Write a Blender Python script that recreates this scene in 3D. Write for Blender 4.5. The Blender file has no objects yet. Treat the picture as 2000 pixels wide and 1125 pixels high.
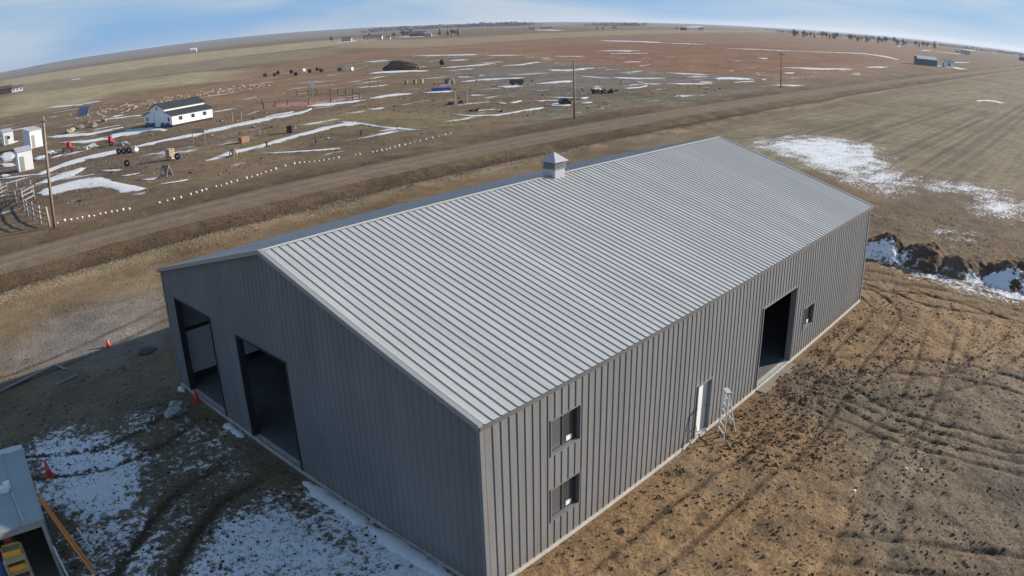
import bpy, bmesh, math, random
import numpy as np
from mathutils import Vector, Matrix
random.seed(7); rng = np.random.default_rng(11)
R = math.radians
scene = bpy.context.scene

# ---------------------------------------------------------------- camera (wide drone lens, mild fisheye)
cam = bpy.data.cameras.new('camera'); camo = bpy.data.objects.new('camera', cam)
scene.collection.objects.link(camo); scene.camera = camo
cam.type = 'PANO'; cam.sensor_width = 36.0; cam.sensor_fit = 'HORIZONTAL'
cam.clip_start = 0.1; cam.clip_end = 200000.0
cam.sensor_height = 20.25; cc = cam
cc.panorama_type = 'FISHEYE_LENS_POLYNOMIAL'
cc.fisheye_fov = R(170)
cc.fisheye_polynomial_k0 = 0.0
cc.fisheye_polynomial_k1 = -0.65219 / 18.0
cc.fisheye_polynomial_k2 = 0.0
cc.fisheye_polynomial_k3 = -0.00541 / 18.0 ** 3
cc.fisheye_polynomial_k4 = 0.0
ya, pi_, ro = 0.75385, -0.33817, -0.02459
fw = Vector((math.cos(ya) * math.cos(pi_), math.sin(ya) * math.cos(pi_), math.sin(pi_)))
rt = Vector((math.sin(ya), -math.cos(ya), 0)); up = rt.cross(fw)
r2 = rt * math.cos(ro) + up * math.sin(ro); u2 = r2.cross(fw)
camo.matrix_world = Matrix(((r2.x, u2.x, -fw.x, -11.569), (r2.y, u2.y, -fw.y, -12.065), (r2.z, u2.z, -fw.z, 14.818), (0, 0, 0, 1)))

# ---------------------------------------------------------------- sky, sun, exposure
SUN_EL, SUN_AZ = 19.5, -28.0            # azimuth measured from +x towards +y
sd = Vector((math.cos(R(SUN_AZ)) * math.cos(R(SUN_EL)), math.sin(R(SUN_AZ)) * math.cos(R(SUN_EL)), math.sin(R(SUN_EL))))
world = bpy.data.worlds.new('World'); scene.world = world; world.use_nodes = True
nt = world.node_tree; nt.nodes.clear()
def N(nt, t, **kw):
    n = nt.nodes.new(t)
    for k, v in kw.items(): setattr(n, k, v)
    return n
wo = N(nt, 'ShaderNodeOutputWorld'); bg = N(nt, 'ShaderNodeBackground'); bg.inputs['Strength'].default_value = 0.07
sky = N(nt, 'ShaderNodeTexSky', sky_type='NISHITA', sun_disc=False)
sky.sun_elevation = R(SUN_EL); sky.sun_rotation = R(90 - SUN_AZ); sky.altitude = 700; sky.air_density = 1.0; sky.dust_density = 0.15; sky.ozone_density = 5.0
tc = N(nt, 'ShaderNodeTexCoord'); mp = N(nt, 'ShaderNodeMapping'); mp.inputs['Scale'].default_value = (1.6, 1.6, 9.0); mp.inputs['Rotation'].default_value = (R(4), R(-7), R(20))
nz = N(nt, 'ShaderNodeTexNoise'); nz.inputs['Scale'].default_value = 1.7; nz.inputs['Detail'].default_value = 7; nz.inputs['Roughness'].default_value = 0.48; nz.inputs['Distortion'].default_value = 0.35
cr = N(nt, 'ShaderNodeValToRGB'); cr.color_ramp.elements[0].position = 0.39; cr.color_ramp.elements[1].position = 0.57
cr.color_ramp.elements[0].color = (0.1, 0.1, 0.1, 1); cr.color_ramp.elements[1].color = (1, 1, 1, 1)
cl = N(nt, 'ShaderNodeMix', data_type='RGBA'); cl.inputs['A'].default_value = (1.5, 4.0, 7.8, 1); cl.inputs['B'].default_value = (5.0, 6.1, 7.5, 1)
mx = N(nt, 'ShaderNodeMix', data_type='RGBA'); sz = N(nt, 'ShaderNodeSeparateXYZ'); hz = N(nt, 'ShaderNodeMapRange')
hz.inputs['From Min'].default_value = 0.0; hz.inputs['From Max'].default_value = 0.7; hz.inputs['To Min'].default_value = 0.82; hz.inputs['To Max'].default_value = 0.35
nt.links.new(tc.outputs['Generated'], mp.inputs['Vector']); nt.links.new(mp.outputs['Vector'], nz.inputs['Vector'])
nt.links.new(nz.outputs['Fac'], cr.inputs['Fac']); nt.links.new(cr.outputs['Color'], cl.inputs['Factor']); nt.links.new(cl.outputs['Result'], mx.inputs['B'])
nt.links.new(tc.outputs['Generated'], sz.inputs['Vector']); nt.links.new(sz.outputs['Z'], hz.inputs['Value']); nt.links.new(hz.outputs['Result'], mx.inputs['Factor'])
nt.links.new(sky.outputs['Color'], mx.inputs['A']); nt.links.new(mx.outputs['Result'], bg.inputs['Color'])
nt.links.new(bg.outputs['Background'], wo.inputs['Surface'])
sl = bpy.data.lights.new('sun', 'SUN'); sl.energy = 5.0; sl.angle = R(0.6); sl.color = (1.0, 0.93, 0.83)
so = bpy.data.objects.new('sun', sl); scene.collection.objects.link(so); so.rotation_euler = (-sd).to_track_quat('-Z', 'Y').to_euler()
vs = scene.view_settings; vs.view_transform = 'Standard'; vs.look = 'None'; vs.gamma = 1.0; vs.exposure = 0.52; vs.use_curve_mapping = False
scene.cycles.max_bounces = 6; scene.cycles.use_denoising = True

# ---------------------------------------------------------------- helpers
COL = scene.collection
def lin(c):
    return tuple(((v / 255) / 12.92 if v / 255 <= 0.04045 else ((v / 255 + 0.055) / 1.055) ** 2.4) for v in c)
MATS = {}
def mat(name, rgb, rough=0.7, metal=0.0, var=0.12, scale=3.0, bump=0.0, bscale=20.0, spec=0.5, emit=None, trans=0.0):
    """plain procedural material: base colour broken up by two noises, optional bump"""
    if name in MATS: return MATS[name]
    m = bpy.data.materials.new(name); m.use_nodes = True; t = m.node_tree; b = t.nodes['Principled BSDF']
    b.inputs['Roughness'].default_value = rough; b.inputs['Metallic'].default_value = metal; b.inputs['Specular IOR Level'].default_value = spec
    co = N(t, 'ShaderNodeTexCoord'); n1 = N(t, 'ShaderNodeTexNoise'); n1.inputs['Scale'].default_value = scale; n1.inputs['Detail'].default_value = 6; n1.inputs['Roughness'].default_value = 0.6
    t.links.new(co.outputs['Object'], n1.inputs['Vector'])
    mr = N(t, 'ShaderNodeMapRange'); mr.inputs['From Min'].default_value = 0.25; mr.inputs['From Max'].default_value = 0.75; mr.inputs['To Min'].default_value = 1 - var; mr.inputs['To Max'].default_value = 1 + var
    t.links.new(n1.outputs['Fac'], mr.inputs['Value'])
    vm = N(t, 'ShaderNodeVectorMath', operation='SCALE'); vm.inputs[0].default_value = rgb; t.links.new(mr.outputs['Result'], vm.inputs['Scale'])
    t.links.new(vm.outputs['Vector'], b.inputs['Base Color'])
    if bump:
        n2 = N(t, 'ShaderNodeTexNoise'); n2.inputs['Scale'].default_value = bscale; n2.inputs['Detail'].default_value = 4
        t.links.new(co.outputs['Object'], n2.inputs['Vector'])
        bp = N(t, 'ShaderNodeBump'); bp.inputs['Strength'].default_value = bump; bp.inputs['Distance'].default_value = 0.05
        t.links.new(n2.outputs['Fac'], bp.inputs['Height']); t.links.new(bp.outputs['Normal'], b.inputs['Normal'])
    MATS[name] = m
    return m

class MB:
    """collects simple shapes into one mesh"""
    def __init__(s): s.v = []; s.f = []
    def add(s, vs, fs):
        o = len(s.v); s.v += [tuple(v) for v in vs]; s.f += [tuple(i + o for i in f) for f in fs]; return s
    def box(s, x0, x1, y0, y1, z0, z1):
        return s.add([(x0, y0, z0), (x1, y0, z0), (x1, y1, z0), (x0, y1, z0), (x0, y0, z1), (x1, y0, z1), (x1, y1, z1), (x0, y1, z1)],
                     [(0, 3, 2, 1), (4, 5, 6, 7), (0, 1, 5, 4), (1, 2, 6, 5), (2, 3, 7, 6), (3, 0, 4, 7)])
    def bar(s, a, b, w, h=None):
        """square beam from a to b"""
        h = h or w; a, b = Vector(a), Vector(b); d = (b - a).normalized()
        q = Vector((0, 0, 1)) if abs(d.z) < 0.95 else Vector((1, 0, 0))
        u = d.cross(q).normalized() * w / 2; v = u.cross(d).normalized() * h / 2
        vs = [p + i * u + j * v for p in (a, b) for i, j in ((-1, -1), (1, -1), (1, 1), (-1, 1))]
        return s.add(vs, [(0, 1, 2, 3), (7, 6, 5, 4), (0, 4, 5, 1), (1, 5, 6, 2), (2, 6, 7, 3), (3, 7, 4, 0)])
    def tube(s, a, b, r0, r1=None, n=8):
        r1 = r0 if r1 is None else r1; a, b = Vector(a), Vector(b); d = (b - a).normalized()
        q = Vector((0, 0, 1)) if abs(d.z) < 0.95 else Vector((1, 0, 0))
        u = d.cross(q).normalized(); v = d.cross(u)
        vs = [p + (math.cos(2 * math.pi * i / n) * u + math.sin(2 * math.pi * i / n) * v) * r for p, r in ((a, r0), (b, r1)) for i in range(n)]
        fs = [(i, (i + 1) % n, n + (i + 1) % n, n + i) for i in range(n)] + [tuple(range(n))[::-1], tuple(range(n, 2 * n))]
        return s.add(vs, fs)
    def lathe(s, prof, n=14, c=(0, 0, 0)):
        vs = [(c[0] + r * math.cos(2 * math.pi * i / n), c[1] + r * math.sin(2 * math.pi * i / n), c[2] + z) for r, z in prof for i in range(n)]
        fs = [(k * n + i, k * n + (i + 1) % n, (k + 1) * n + (i + 1) % n, (k + 1) * n + i) for k in range(len(prof) - 1) for i in range(n)]
        fs += [tuple(range(n))[::-1], tuple(range((len(prof) - 1) * n, len(prof) * n))]
        return s.add(vs, fs)
    def torus(s, c, Rr, r, axis='y', n=16, k=8):
        vs = []
        for i in range(n):
            a = 2 * math.pi * i / n
            for j in range(k):
                b = 2 * math.pi * j / k; q = Rr + r * math.cos(b); w = r * math.sin(b)
                p = {'y': (q * math.cos(a), w, q * math.sin(a)), 'x': (w, q * math.cos(a), q * math.sin(a)), 'z': (q * math.cos(a), q * math.sin(a), w)}[axis]
                vs.append((c[0] + p[0], c[1] + p[1], c[2] + p[2]))
        fs = [(i * k + j, ((i + 1) % n) * k + j, ((i + 1) % n) * k + (j + 1) % k, i * k + (j + 1) % k) for i in range(n) for j in range(k)]
        return s.add(vs, fs)
    def prism(s, pts, h0, h1, axis='x'):
        """polygon pts extruded along an axis from h0 to h1"""
        n = len(pts); f = {'x': lambda a, b, h: (h, a, b), 'y': lambda a, b, h: (a, h, b), 'z': lambda a, b, h: (a, b, h)}[axis]
        vs = [f(a, b, h) for h in (h0, h1) for a, b in pts]
        return s.add(vs, [tuple(range(n)), tuple(range(n, 2 * n))[::-1]] + [(i, (i + 1) % n, n + (i + 1) % n, n + i) for i in range(n)])
    def mesh(s, name, m, smooth=False):
        me = bpy.data.meshes.new(name); me.from_pydata(s.v, [], s.f); me.update()
        if m: me.materials.append(m)
        if smooth: me.polygons.foreach_set('use_smooth', [True] * len(me.polygons))
        return me
    def build(s, name, m, parent=None, smooth=False, fix=True):
        me = s.mesh(name, m, smooth)
        if fix:
            bm = bmesh.new(); bm.from_mesh(me); bmesh.ops.recalc_face_normals(bm, faces=bm.faces); bm.to_mesh(me); bm.free()
        return link(name, me, parent)
def link(name, me, parent=None, loc=(0, 0, 0), rz=0.0):
    o = bpy.data.objects.new(name, me); COL.objects.link(o); o.location = loc; o.rotation_euler.z = rz
    if parent: o.parent = parent
    return o
def tag(o, label=None, cat=None, group=None, kind=None):
    for k, v in (('label', label), ('category', cat), ('group', group), ('kind', kind)):
        if v: o[k] = v
    return o
def thing(name, label, cat, loc=(0, 0, 0), rz=0.0, group=None):
    return tag(link(name, None, None, loc, rz), label, cat, group)
def dup(root, loc, rz=0.0, label=None, scale=None):
    r = root.copy(); COL.objects.link(r); r.location = loc; r.rotation_euler.z = rz
    if label: r['label'] = label
    if scale: r.scale = (scale,) * 3
    for ch in root.children:
        c = ch.copy(); COL.objects.link(c); c.parent = r
        for g in ch.children:
            d = g.copy(); COL.objects.link(d); d.parent = c
    return r

# numpy value noise
def _h(ix, iy, seed):
    n = (ix.astype(np.int64) * 374761393 + iy.astype(np.int64) * 668265263 + seed * 974634777) & 0xffffffff
    n = ((n ^ (n >> 13)) * 1274126177) & 0xffffffff
    return ((n ^ (n >> 16)) & 0xffff) / 65535.0
def vnoise(x, y, seed=0):
    ix = np.floor(x); iy = np.floor(y); fx = x - ix; fy = y - iy
    fx = fx * fx * (3 - 2 * fx); fy = fy * fy * (3 - 2 * fy)
    a = _h(ix, iy, seed); b = _h(ix + 1, iy, seed); c = _h(ix, iy + 1, seed); d = _h(ix + 1, iy + 1, seed)
    return (a + (b - a) * fx) * (1 - fy) + (c + (d - c) * fx) * fy
def fbm(x, y, seed=0, o=4):
    t = 0; amp = 0.5; s = 0
    for i in range(o):
        t = t + amp * vnoise(x * 2 ** i + 17.3 * i, y * 2 ** i - 9.1 * i, seed + i); s += amp; amp *= 0.5
    return t / s
def inside(x, y, poly):
    c = np.zeros(x.shape, bool); n = len(poly)
    for i in range(n):
        x1, y1 = poly[i]; x2, y2 = poly[(i + 1) % n]
        if y1 == y2: continue
        c ^= ((y1 > y) != (y2 > y)) & (x < (x2 - x1) * (y - y1) / (y2 - y1) + x1)
    return c
def sstep(a, b, v):
    t = np.clip((v - a) / (b - a), 0, 1); return t * t * (3 - 2 * t)

BW, BL, HE, HR = 19.58, 29.95, 5.5, 8.07        # the new building: width (y), length (x), eave and ridge heights

# ---------------------------------------------------------------- surveyed outlines (metres)
SNOW_STROKES=[[(34.8,135.2,32.7,128.8),(41.3,140.4,35.4,124.0),(44.3,135.9,40.5,126.1),(44.0,125.5,42.3,121.3)],
[(31.2,110.8,29.3,105.8),(40.4,112.1,37.8,105.9),(53.7,115.4,49.6,107.6),(61.2,117.2,56.5,109.0),(70.1,118.5,66.0,112.0),(73.2,120.6,70.4,116.3)],
[(61.0,118.2,59.4,115.3),(68.2,119.5,66.4,116.5)],
[(12.7,103.2,11.4,97.6),(17.8,108.5,15.7,100.3),(23.4,111.9,20.5,102.1),(27.2,111.8,23.9,101.9),(29.9,110.5,27.9,104.9)],
[(30.9,81.1,29.6,78.3),(36.7,84.5,34.0,79.2),(40.5,85.2,37.9,80.5),(47.6,88.1,44.5,83.0),(56.3,91.4,53.2,86.7),(63.5,92.1,60.9,88.5)],
[(52.1,89.5,49.3,85.0),(59.7,91.6,57.2,88.1),(62.1,89.1,60.4,86.8),(60.5,81.5,59.0,79.5),(60.9,72.8,59.4,71.1)],
[(57.4,78.2,55.9,76.4),(61.4,78.2,59.8,76.3)],
[(61.9,95.3,60.4,93.2),(62.0,88.9,60.6,87.0)],
[(8.9,86.1,7.6,80.7),(12.3,87.6,9.8,78.1),(16.6,89.2,12.5,75.6),(18.5,88.8,13.8,73.9),(18.1,77.3,15.3,69.2),(18.2,70.0,17.8,68.9)],
[(10.5,93.8,9.5,89.6),(16.5,98.2,14.2,89.7),(19.3,98.2,18.0,93.9)],
[(19.4,91.3,18.7,89.4),(21.6,87.7,20.8,85.6)],
[(19.7,83.1,18.8,80.6),(21.7,81.8,21.0,79.9)],
[(20.0,76.6,19.3,74.7),(21.8,75.6,21.1,73.9)],
[(20.2,70.6,19.8,69.8),(23.2,69.8,22.8,68.7)],
[(37.1,77.1,36.5,76.0),(41.1,72.8,40.5,71.8),(44.8,70.0,43.9,68.8)],
[(18.8,168.7,16.8,157.5),(22.8,166.6,21.0,157.6)],
[(15.2,148.5,11.1,125.9),(17.6,143.0,13.8,124.3)],
[(11.9,130.2,9.9,119.3),(13.3,121.6,11.8,114.1)],
[(17.6,126.4,15.3,115.8),(20.2,125.6,18.2,117.6)],
[(28.1,161.1,26.0,152.5),(34.9,148.0,32.2,139.0),(42.4,147.2,40.6,141.8)],
[(26.3,141.2,25.1,136.4),(30.8,134.3,28.5,126.8),(36.6,131.7,34.5,125.5)],
[(7.7,106.9,7.2,104.5),(12.6,102.6,11.9,100.0)],
[(8.6,112.1,7.4,105.7),(9.8,109.0,9.0,104.8)],
[(43.9,176.2,43.0,173.0),(51.3,171.0,49.8,166.9),(54.1,167.2,53.0,164.2)],
[(57.4,283.6,54.4,271.0),(65.1,259.6,63.2,253.0),(73.1,260.8,70.2,251.9)],
[(175.6,685.3,164.3,643.6),(184.0,666.5,168.9,614.4)],
[(76.1,127.0,72.3,120.9),(81.5,124.9,77.0,118.2),(87.6,121.7,84.6,117.7)],
[(90.5,124.2,87.3,120.0),(99.2,125.8,93.4,118.6),(100.1,121.2,97.7,118.4)],
[(103.4,121.3,99.1,116.4),(109.1,117.5,104.6,112.7)],
[(147.0,199.9,143.2,194.9),(156.8,203.7,146.1,190.1),(160.3,195.3,150.8,183.9),(159.9,183.8,154.6,177.7)],
[(203.6,278.0,196.6,268.6),(214.9,272.5,205.1,260.2)],
[(244.5,293.6,235.3,282.7),(256.6,271.1,241.3,255.0),(260.3,262.3,247.8,249.8)],
[(249.1,245.2,239.1,235.4),(255.8,229.0,245.8,220.0)],
[(210.4,228.9,203.8,221.8),(218.2,225.3,209.2,215.9)],
[(172.8,192.3,167.4,186.4),(183.3,189.2,176.7,182.5),(198.3,190.6,192.8,185.2)],
[(165.7,176.2,162.2,172.5),(170.3,173.4,166.0,169.0)],
[(186.6,175.9,180.1,169.7),(196.1,175.2,189.1,169.0),(210.4,180.1,205.4,175.8)],
[(141.1,151.7,138.0,148.3),(141.8,144.4,138.7,141.3)],
[(129.1,136.1,124.7,131.5),(138.0,135.8,132.3,130.2),(146.8,130.2,141.7,125.7)],
[(122.5,117.0,116.6,111.3),(126.0,112.2,120.7,107.4)],
[(131.4,112.4,128.1,109.5),(140.8,113.5,134.6,108.3),(143.8,111.3,138.3,106.9)],
[(102.0,105.5,99.2,102.6),(103.7,103.6,101.4,101.3)],
[(93.7,89.4,91.8,87.6),(94.0,86.9,91.2,84.3)],
[(95.1,87.5,92.8,85.3),(99.1,88.0,96.1,85.3)],
[(76.2,83.0,75.2,81.9),(76.7,79.5,74.6,77.3),(79.2,75.9,77.4,74.2),(83.9,76.3,81.3,73.9),(89.2,77.0,86.3,74.5),(91.7,76.3,90.0,74.8)],
[(81.6,83.3,80.7,82.3),(85.1,81.6,83.9,80.4),(83.2,78.0,82.0,77.0)],
[(99.8,85.5,97.8,83.7),(104.2,83.3,100.0,79.9)],
[(96.6,79.2,92.0,75.3),(100.6,80.4,92.3,73.6),(100.0,76.9,94.1,72.2)],
[(109.7,82.5,105.8,79.4),(112.3,82.2,108.2,79.1)],
[(101.3,75.5,99.8,74.3),(104.5,75.5,102.0,73.6)],
[(106.5,87.5,104.8,86.1),(109.1,82.0,107.4,80.7)],
[(75.5,105.0,74.0,102.9),(78.5,103.9,76.5,101.3)],
[(176.4,147.1,169.5,141.2),(178.9,141.2,169.3,133.5),(186.2,139.2,178.9,133.6)],
[(185.7,143.1,179.8,138.4),(190.8,139.8,184.6,135.2)],
[(252.0,206.9,243.8,200.1),(259.0,195.7,250.7,189.3)],
[(318.3,233.0,302.3,221.2),(334.5,217.1,313.6,203.2)],
[(291.2,205.5,282.7,199.4),(306.5,194.4,297.4,188.5)],
[(500.9,368.5,472.2,347.2),(508.3,342.3,470.8,316.7),(502.8,305.6,467.1,283.5)],
[(160.2,110.9,154.8,107.0),(162.7,103.9,157.2,100.2),(169.1,99.5,164.5,96.6)],
[(159.1,122.2,154.6,118.6),(156.9,108.5,152.7,105.5)],
[(153.4,98.8,149.4,96.1),(146.8,89.7,143.2,87.4)],
[(134.8,89.2,129.3,85.4),(138.3,87.7,134.3,85.0),(143.8,88.8,140.3,86.5)],
[(128.3,93.4,123.9,90.1),(129.5,91.3,124.3,87.5)],
[(188.8,111.7,183.2,108.2),(192.9,98.7,187.3,95.6)],
[(152.4,89.2,147.7,86.2),(162.9,81.9,157.7,79.1)],
[(184.2,92.8,171.7,86.1),(192.1,90.6,175.7,82.3),(191.6,84.0,181.7,79.3)],
[(165.9,87.7,158.4,83.5),(168.6,84.7,161.0,80.6)],
[(171.9,80.4,168.4,78.6),(182.2,79.3,178.5,77.6)],
[(191.7,81.8,186.2,79.3),(193.6,81.0,188.1,78.5)],
[(488.8,296.9,463.0,281.0),(493.4,266.1,476.1,256.6)],
[(431.6,216.7,421.7,211.5),(482.4,183.4,463.2,175.8)],
[(480.4,182.6,465.1,176.5),(566.1,169.2,541.0,161.3),(553.3,147.0,507.7,134.1),(493.8,120.2,471.2,114.3)],
[(328.3,147.0,317.0,141.7),(334.0,143.5,318.7,136.6)],
[(266.6,106.7,254.4,101.5),(284.2,98.6,265.6,91.6),(306.4,91.5,288.3,85.6)],
[(332.7,94.9,315.0,89.4),(365.1,92.8,344.2,87.0)],
[(231.4,92.0,220.2,87.2),(238.3,90.6,228.5,86.5)],
[(457.8,100.5,438.4,95.8),(486.9,88.3,445.6,79.9),(474.7,70.8,448.0,66.2)],
[(1059.2,240.2,963.5,217.7),(1171.0,246.8,1022.5,214.2)],
[(1058.4,219.5,993.2,205.3),(1167.9,189.9,1055.2,170.6)],
[(208.2,22.8,199.9,21.4),(219.1,20.8,208.6,19.2),(216.6,15.5,207.8,14.4)],
[(582.8,104.9,552.5,98.9),(675.5,103.7,635.8,97.0)],
[(2070.2,364.7,1789.4,313.8),(2375.2,369.2,2015.5,311.7)],
[(1228.7,319.4,1100.7,285.2),(1241.8,315.3,1111.5,281.2)],
[(615.2,898.6,535.5,782.9),(664.9,912.1,576.0,790.8)],
[(700.8,961.1,602.9,827.5),(730.1,941.9,627.9,810.5)],
[(775.3,973.5,662.7,832.6),(792.9,878.1,682.4,756.0)],
[(1264.8,1107.9,1029.9,901.8),(1156.4,935.8,962.0,778.0)],
[(2984.5,1746.2,2042.7,1193.5),(4652.2,2565.9,2728.5,1502.5)]]
ZONES=[([(155.0,931.7),(363.0,2099.8),(536.1,1535.6),(660.1,1209.4),(863.3,1182.9),(547.9,693.6),(415.8,659.1),(298.2,650.8),(211.1,691.8)],(170,157,132)),
([(85.1,539.7),(155.0,931.7),(211.1,691.8),(298.2,650.8),(387.0,579.6),(259.5,390.8),(185.6,396.8),(125.0,421.4)],(142,130,110)),
([(39.1,282.1),(85.1,539.7),(125.0,421.4),(174.6,374.1),(173.9,292.9),(126.8,233.4),(103.2,267.7),(63.8,259.9)],(168,155,129)),
([(387.0,579.6),(563.4,773.6),(587.9,618.1),(1479.8,908.9),(9274.1,3074.7),(910.4,557.3),(462.0,425.8),(330.6,397.7)],(158,140,118)),
([(139.9,297.4),(271.6,408.7),(347.6,391.0),(462.0,425.8),(910.4,557.3),(5026.2,1662.4),(1279.4,245.4),(399.5,89.3),(237.5,73.9),(199.7,86.4),(174.4,113.0),(235.7,216.8),(249.2,292.4),(206.9,287.2),(134.5,218.4),(118.7,219.3)],(140,113,94)),
([(319.9,294.5),(511.2,310.8),(541.1,212.0),(452.9,128.6),(215.2,90.1),(185.3,118.4),(233.6,187.1)],(136,102,81)),
([(86.7,301.1),(135.9,249.5),(153.1,207.8),(115.2,153.0),(82.0,144.9),(64.8,145.2),(76.0,214.7),(64.8,238.0)],(136,112,92)),
([(53.0,97.0),(73.6,105.4),(75.9,80.5),(65.7,67.7),(56.0,81.5)],(134,120,92)),
([(32.5,88.2),(61.1,100.2),(51.6,83.1),(30.1,68.5)],(128,112,88)),
([(155.9,173.9),(203.5,162.7),(189.4,81.6),(149.3,87.3),(112.8,78.8),(104.0,102.4)],(122,112,103)),
([(-6.2,164.8),(14.4,144.1),(40.1,123.3),(44.0,105.2),(19.0,78.8),(6.2,67.8),(1.3,72.4),(-10.3,76.9)],(110,94,82)),
([(76.7,72.1),(112.8,78.8),(169.9,69.6),(152.8,59.3),(105.3,60.0),(75.0,58.4)],(122,113,97)),
([(68.6,132.2),(78.3,138.9),(84.6,140.3),(86.4,130.5),(81.1,124.8),(74.9,125.1)],(185,140,130))]
NEAR_ZONES=[([(69.8,11.8),(71.3,-5.2),(68.9,-13.8),(53.7,-14.0),(53.1,-7.2),(43.1,3.5)],(120,104,88)),
([(17.3,-1.5),(23.1,-5.6),(30.1,-13.0),(9.0,-15.0),(5.9,-9.0),(12.8,-5.2)],(122,111,98)),
([(14.1,-10.2),(16.9,-11.8),(18.5,-13.9),(13.3,-14.5),(12.6,-11.2)],(74,70,68)),
([(-7.1,40.2),(-4.8,40.4),(8.0,39.6),(5.6,33.9),(-1.3,36.3),(-6.4,32.3),(-8.4,32.2)],(136,118,96)),
([(-8.9,29.0),(-6.6,31.4),(-1.6,35.3),(5.6,33.9),(2.4,26.1),(-2.4,24.4)],(140,134,130)),
([(15.3,0.4),(19.7,0.6),(20.4,-2.3),(18.7,-6.8),(16.1,-5.3),(15.2,-2.5)],(90,80,72))]
SNOW_ZONES=[([(36.7,1.0),(36.3,-2.2),(36.6,-5.6),(37.0,-9.1),(38.0,-12.2),(41.4,-11.9),(40.1,-6.8),(39.0,-3.4),(39.4,0.6)],0.92),
([(-7.6,19.9),(-4.9,18.8),(-3.9,15.6),(-5.2,12.3),(-7.3,11.1),(-8.7,13.4),(-8.6,18.0)],0.9),
([(-1.4,15.5),(-0.0,15.1),(0.0,13.0),(-0.8,12.1),(-1.8,13.6)],0.7),
([(-7.5,6.2),(-3.8,8.9),(-1.1,8.6),(-1.1,4.5),(-1.6,1.0)],0.74),
([(-8.6,12.5),(-4.4,11.5),(-7.1,5.9),(-9.5,7.7)],0.58),
([(-1.1,8.6),(-0.0,8.9),(0.2,1.3),(-0.9,0.2),(-2.6,2.0)],0.78),
([(-4.6,18.8),(-1.4,18.0),(-1.5,16.6),(-3.9,15.6)],0.62),
([(-2.9,33.0),(4.0,30.2),(2.4,26.1),(-3.1,26.9)],0.22),
([(76.7,30.9),(84.4,30.9),(90.5,28.9),(94.0,22.4),(95.5,18.2),(84.9,15.4),(77.4,11.0),(71.3,12.3),(60.0,9.3),(65.5,13.9),(69.1,20.1)],0.76),
([(69.7,20.4),(77.4,11.0),(73.6,6.9),(55.7,6.5),(64.1,13.5)],0.6),
([(62.0,0.4),(68.1,0.5),(72.8,-5.1),(63.4,-6.1),(55.9,-3.6),(57.7,-1.8)],0.72),
([(46.1,0.2),(50.7,-0.4),(52.0,-2.9),(47.8,-3.2),(46.2,-1.0)],0.75),
([(45.0,4.5),(47.0,3.4),(45.5,2.6),(43.5,4.0)],0.65),
([(70.3,9.6),(76.5,4.5),(74.9,-4.8),(71.9,-5.2),(66.6,2.4),(65.6,7.2)],0.6)]
MARKERS=[(5.6,62.8),(6.4,63.0),(7.0,62.7),(7.6,62.5),(8.1,62.3),(8.7,62.0),(9.2,61.8),(9.9,61.9),(10.4,61.7),(11.0,61.5),(11.5,61.3),(12.1,61.1),(12.7,60.9),(15.8,60.4),(16.7,60.4),(17.4,60.4),(18.2,60.4),(19.5,60.8),(20.3,61.1),(21.0,61.3),(21.6,61.5),(23.0,62.0),(23.6,61.9),(24.3,62.1),(25.0,62.3),(25.8,62.5),(27.1,62.7),(27.9,63.0),(28.7,63.2),(29.4,63.5),(30.2,63.9),(31.0,64.1),(31.8,64.4),(33.5,65.1),(34.8,65.2),(35.5,65.2),(36.0,64.9),(36.5,64.6),(37.0,64.3),(37.5,64.0),(38.0,63.8),(38.7,63.8),(39.4,63.8),(39.9,63.5),(42.3,63.4),(42.8,63.2),(44.5,62.9),(45.2,63.0),(45.8,62.8),(46.6,62.9),(47.3,63.1),(48.4,63.5),(49.2,63.6),(50.1,63.6),(51.3,64.0),(52.4,64.4),(53.4,64.5),(54.7,64.8),(56.0,65.0),(57.4,65.3),(58.8,65.6),(60.2,66.0)]
# ---------------------------------------------------------------- terrain
def road_mid(x): return 51.68 + 0.0191 * x
# wheel tracks: centre lines, gauge, rut width
TRACKS = [([(17.2, -.7), (16.6, -4), (16.3, -8), (16.9, -16)], 1.75, .13), ([(18.4, -.7), (18.1, -3), (17.1, -6.5), (17.8, -15)], 1.7, .11), ([(17.9, -.8), (18.9, -4), (23, -7.6), (31, -10)], 1.7, .11),
          ([(7.4, -5.8), (8.6, -9.0), (9.9, -13.2), (10.5, -18)], 1.45, .13), ([(1.5, -2.4), (8, -2.5), (14, -3.0), (22, -2.2), (29.5, -1.7), (33.5, 3)], 1.6, .10), ([(31.3, 6), (33.0, 1), (34.6, -4), (33.2, -12)], 1.8, .16),
          ([(32.6, 7), (35.0, 1), (36.2, -5), (35.2, -14)], 1.8, .15), ([(34.6, 4), (33.6, -1), (33.0, -5), (36.5, -12)], 1.7, .12), ([(-.6, 11), (-4, 10.2), (-8, 7), (-13, 3)], 1.9, .26), ([(-.6, 16.8), (-5, 15.6), (-9.5, 18), (-14, 22)], 1.8, .2), ([(-14, 27.2), (-6, 27.0), (2, 29), (14, 34)], 1.8, .16),
          ([(20, -1.2), (22.5, -4.5), (24, -9), (23.4, -15)], 1.7, .10), ([(11, -4.2), (13.5, -5.6), (19, -6.4), (30, -5.2)], 1.6, .09)]
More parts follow.
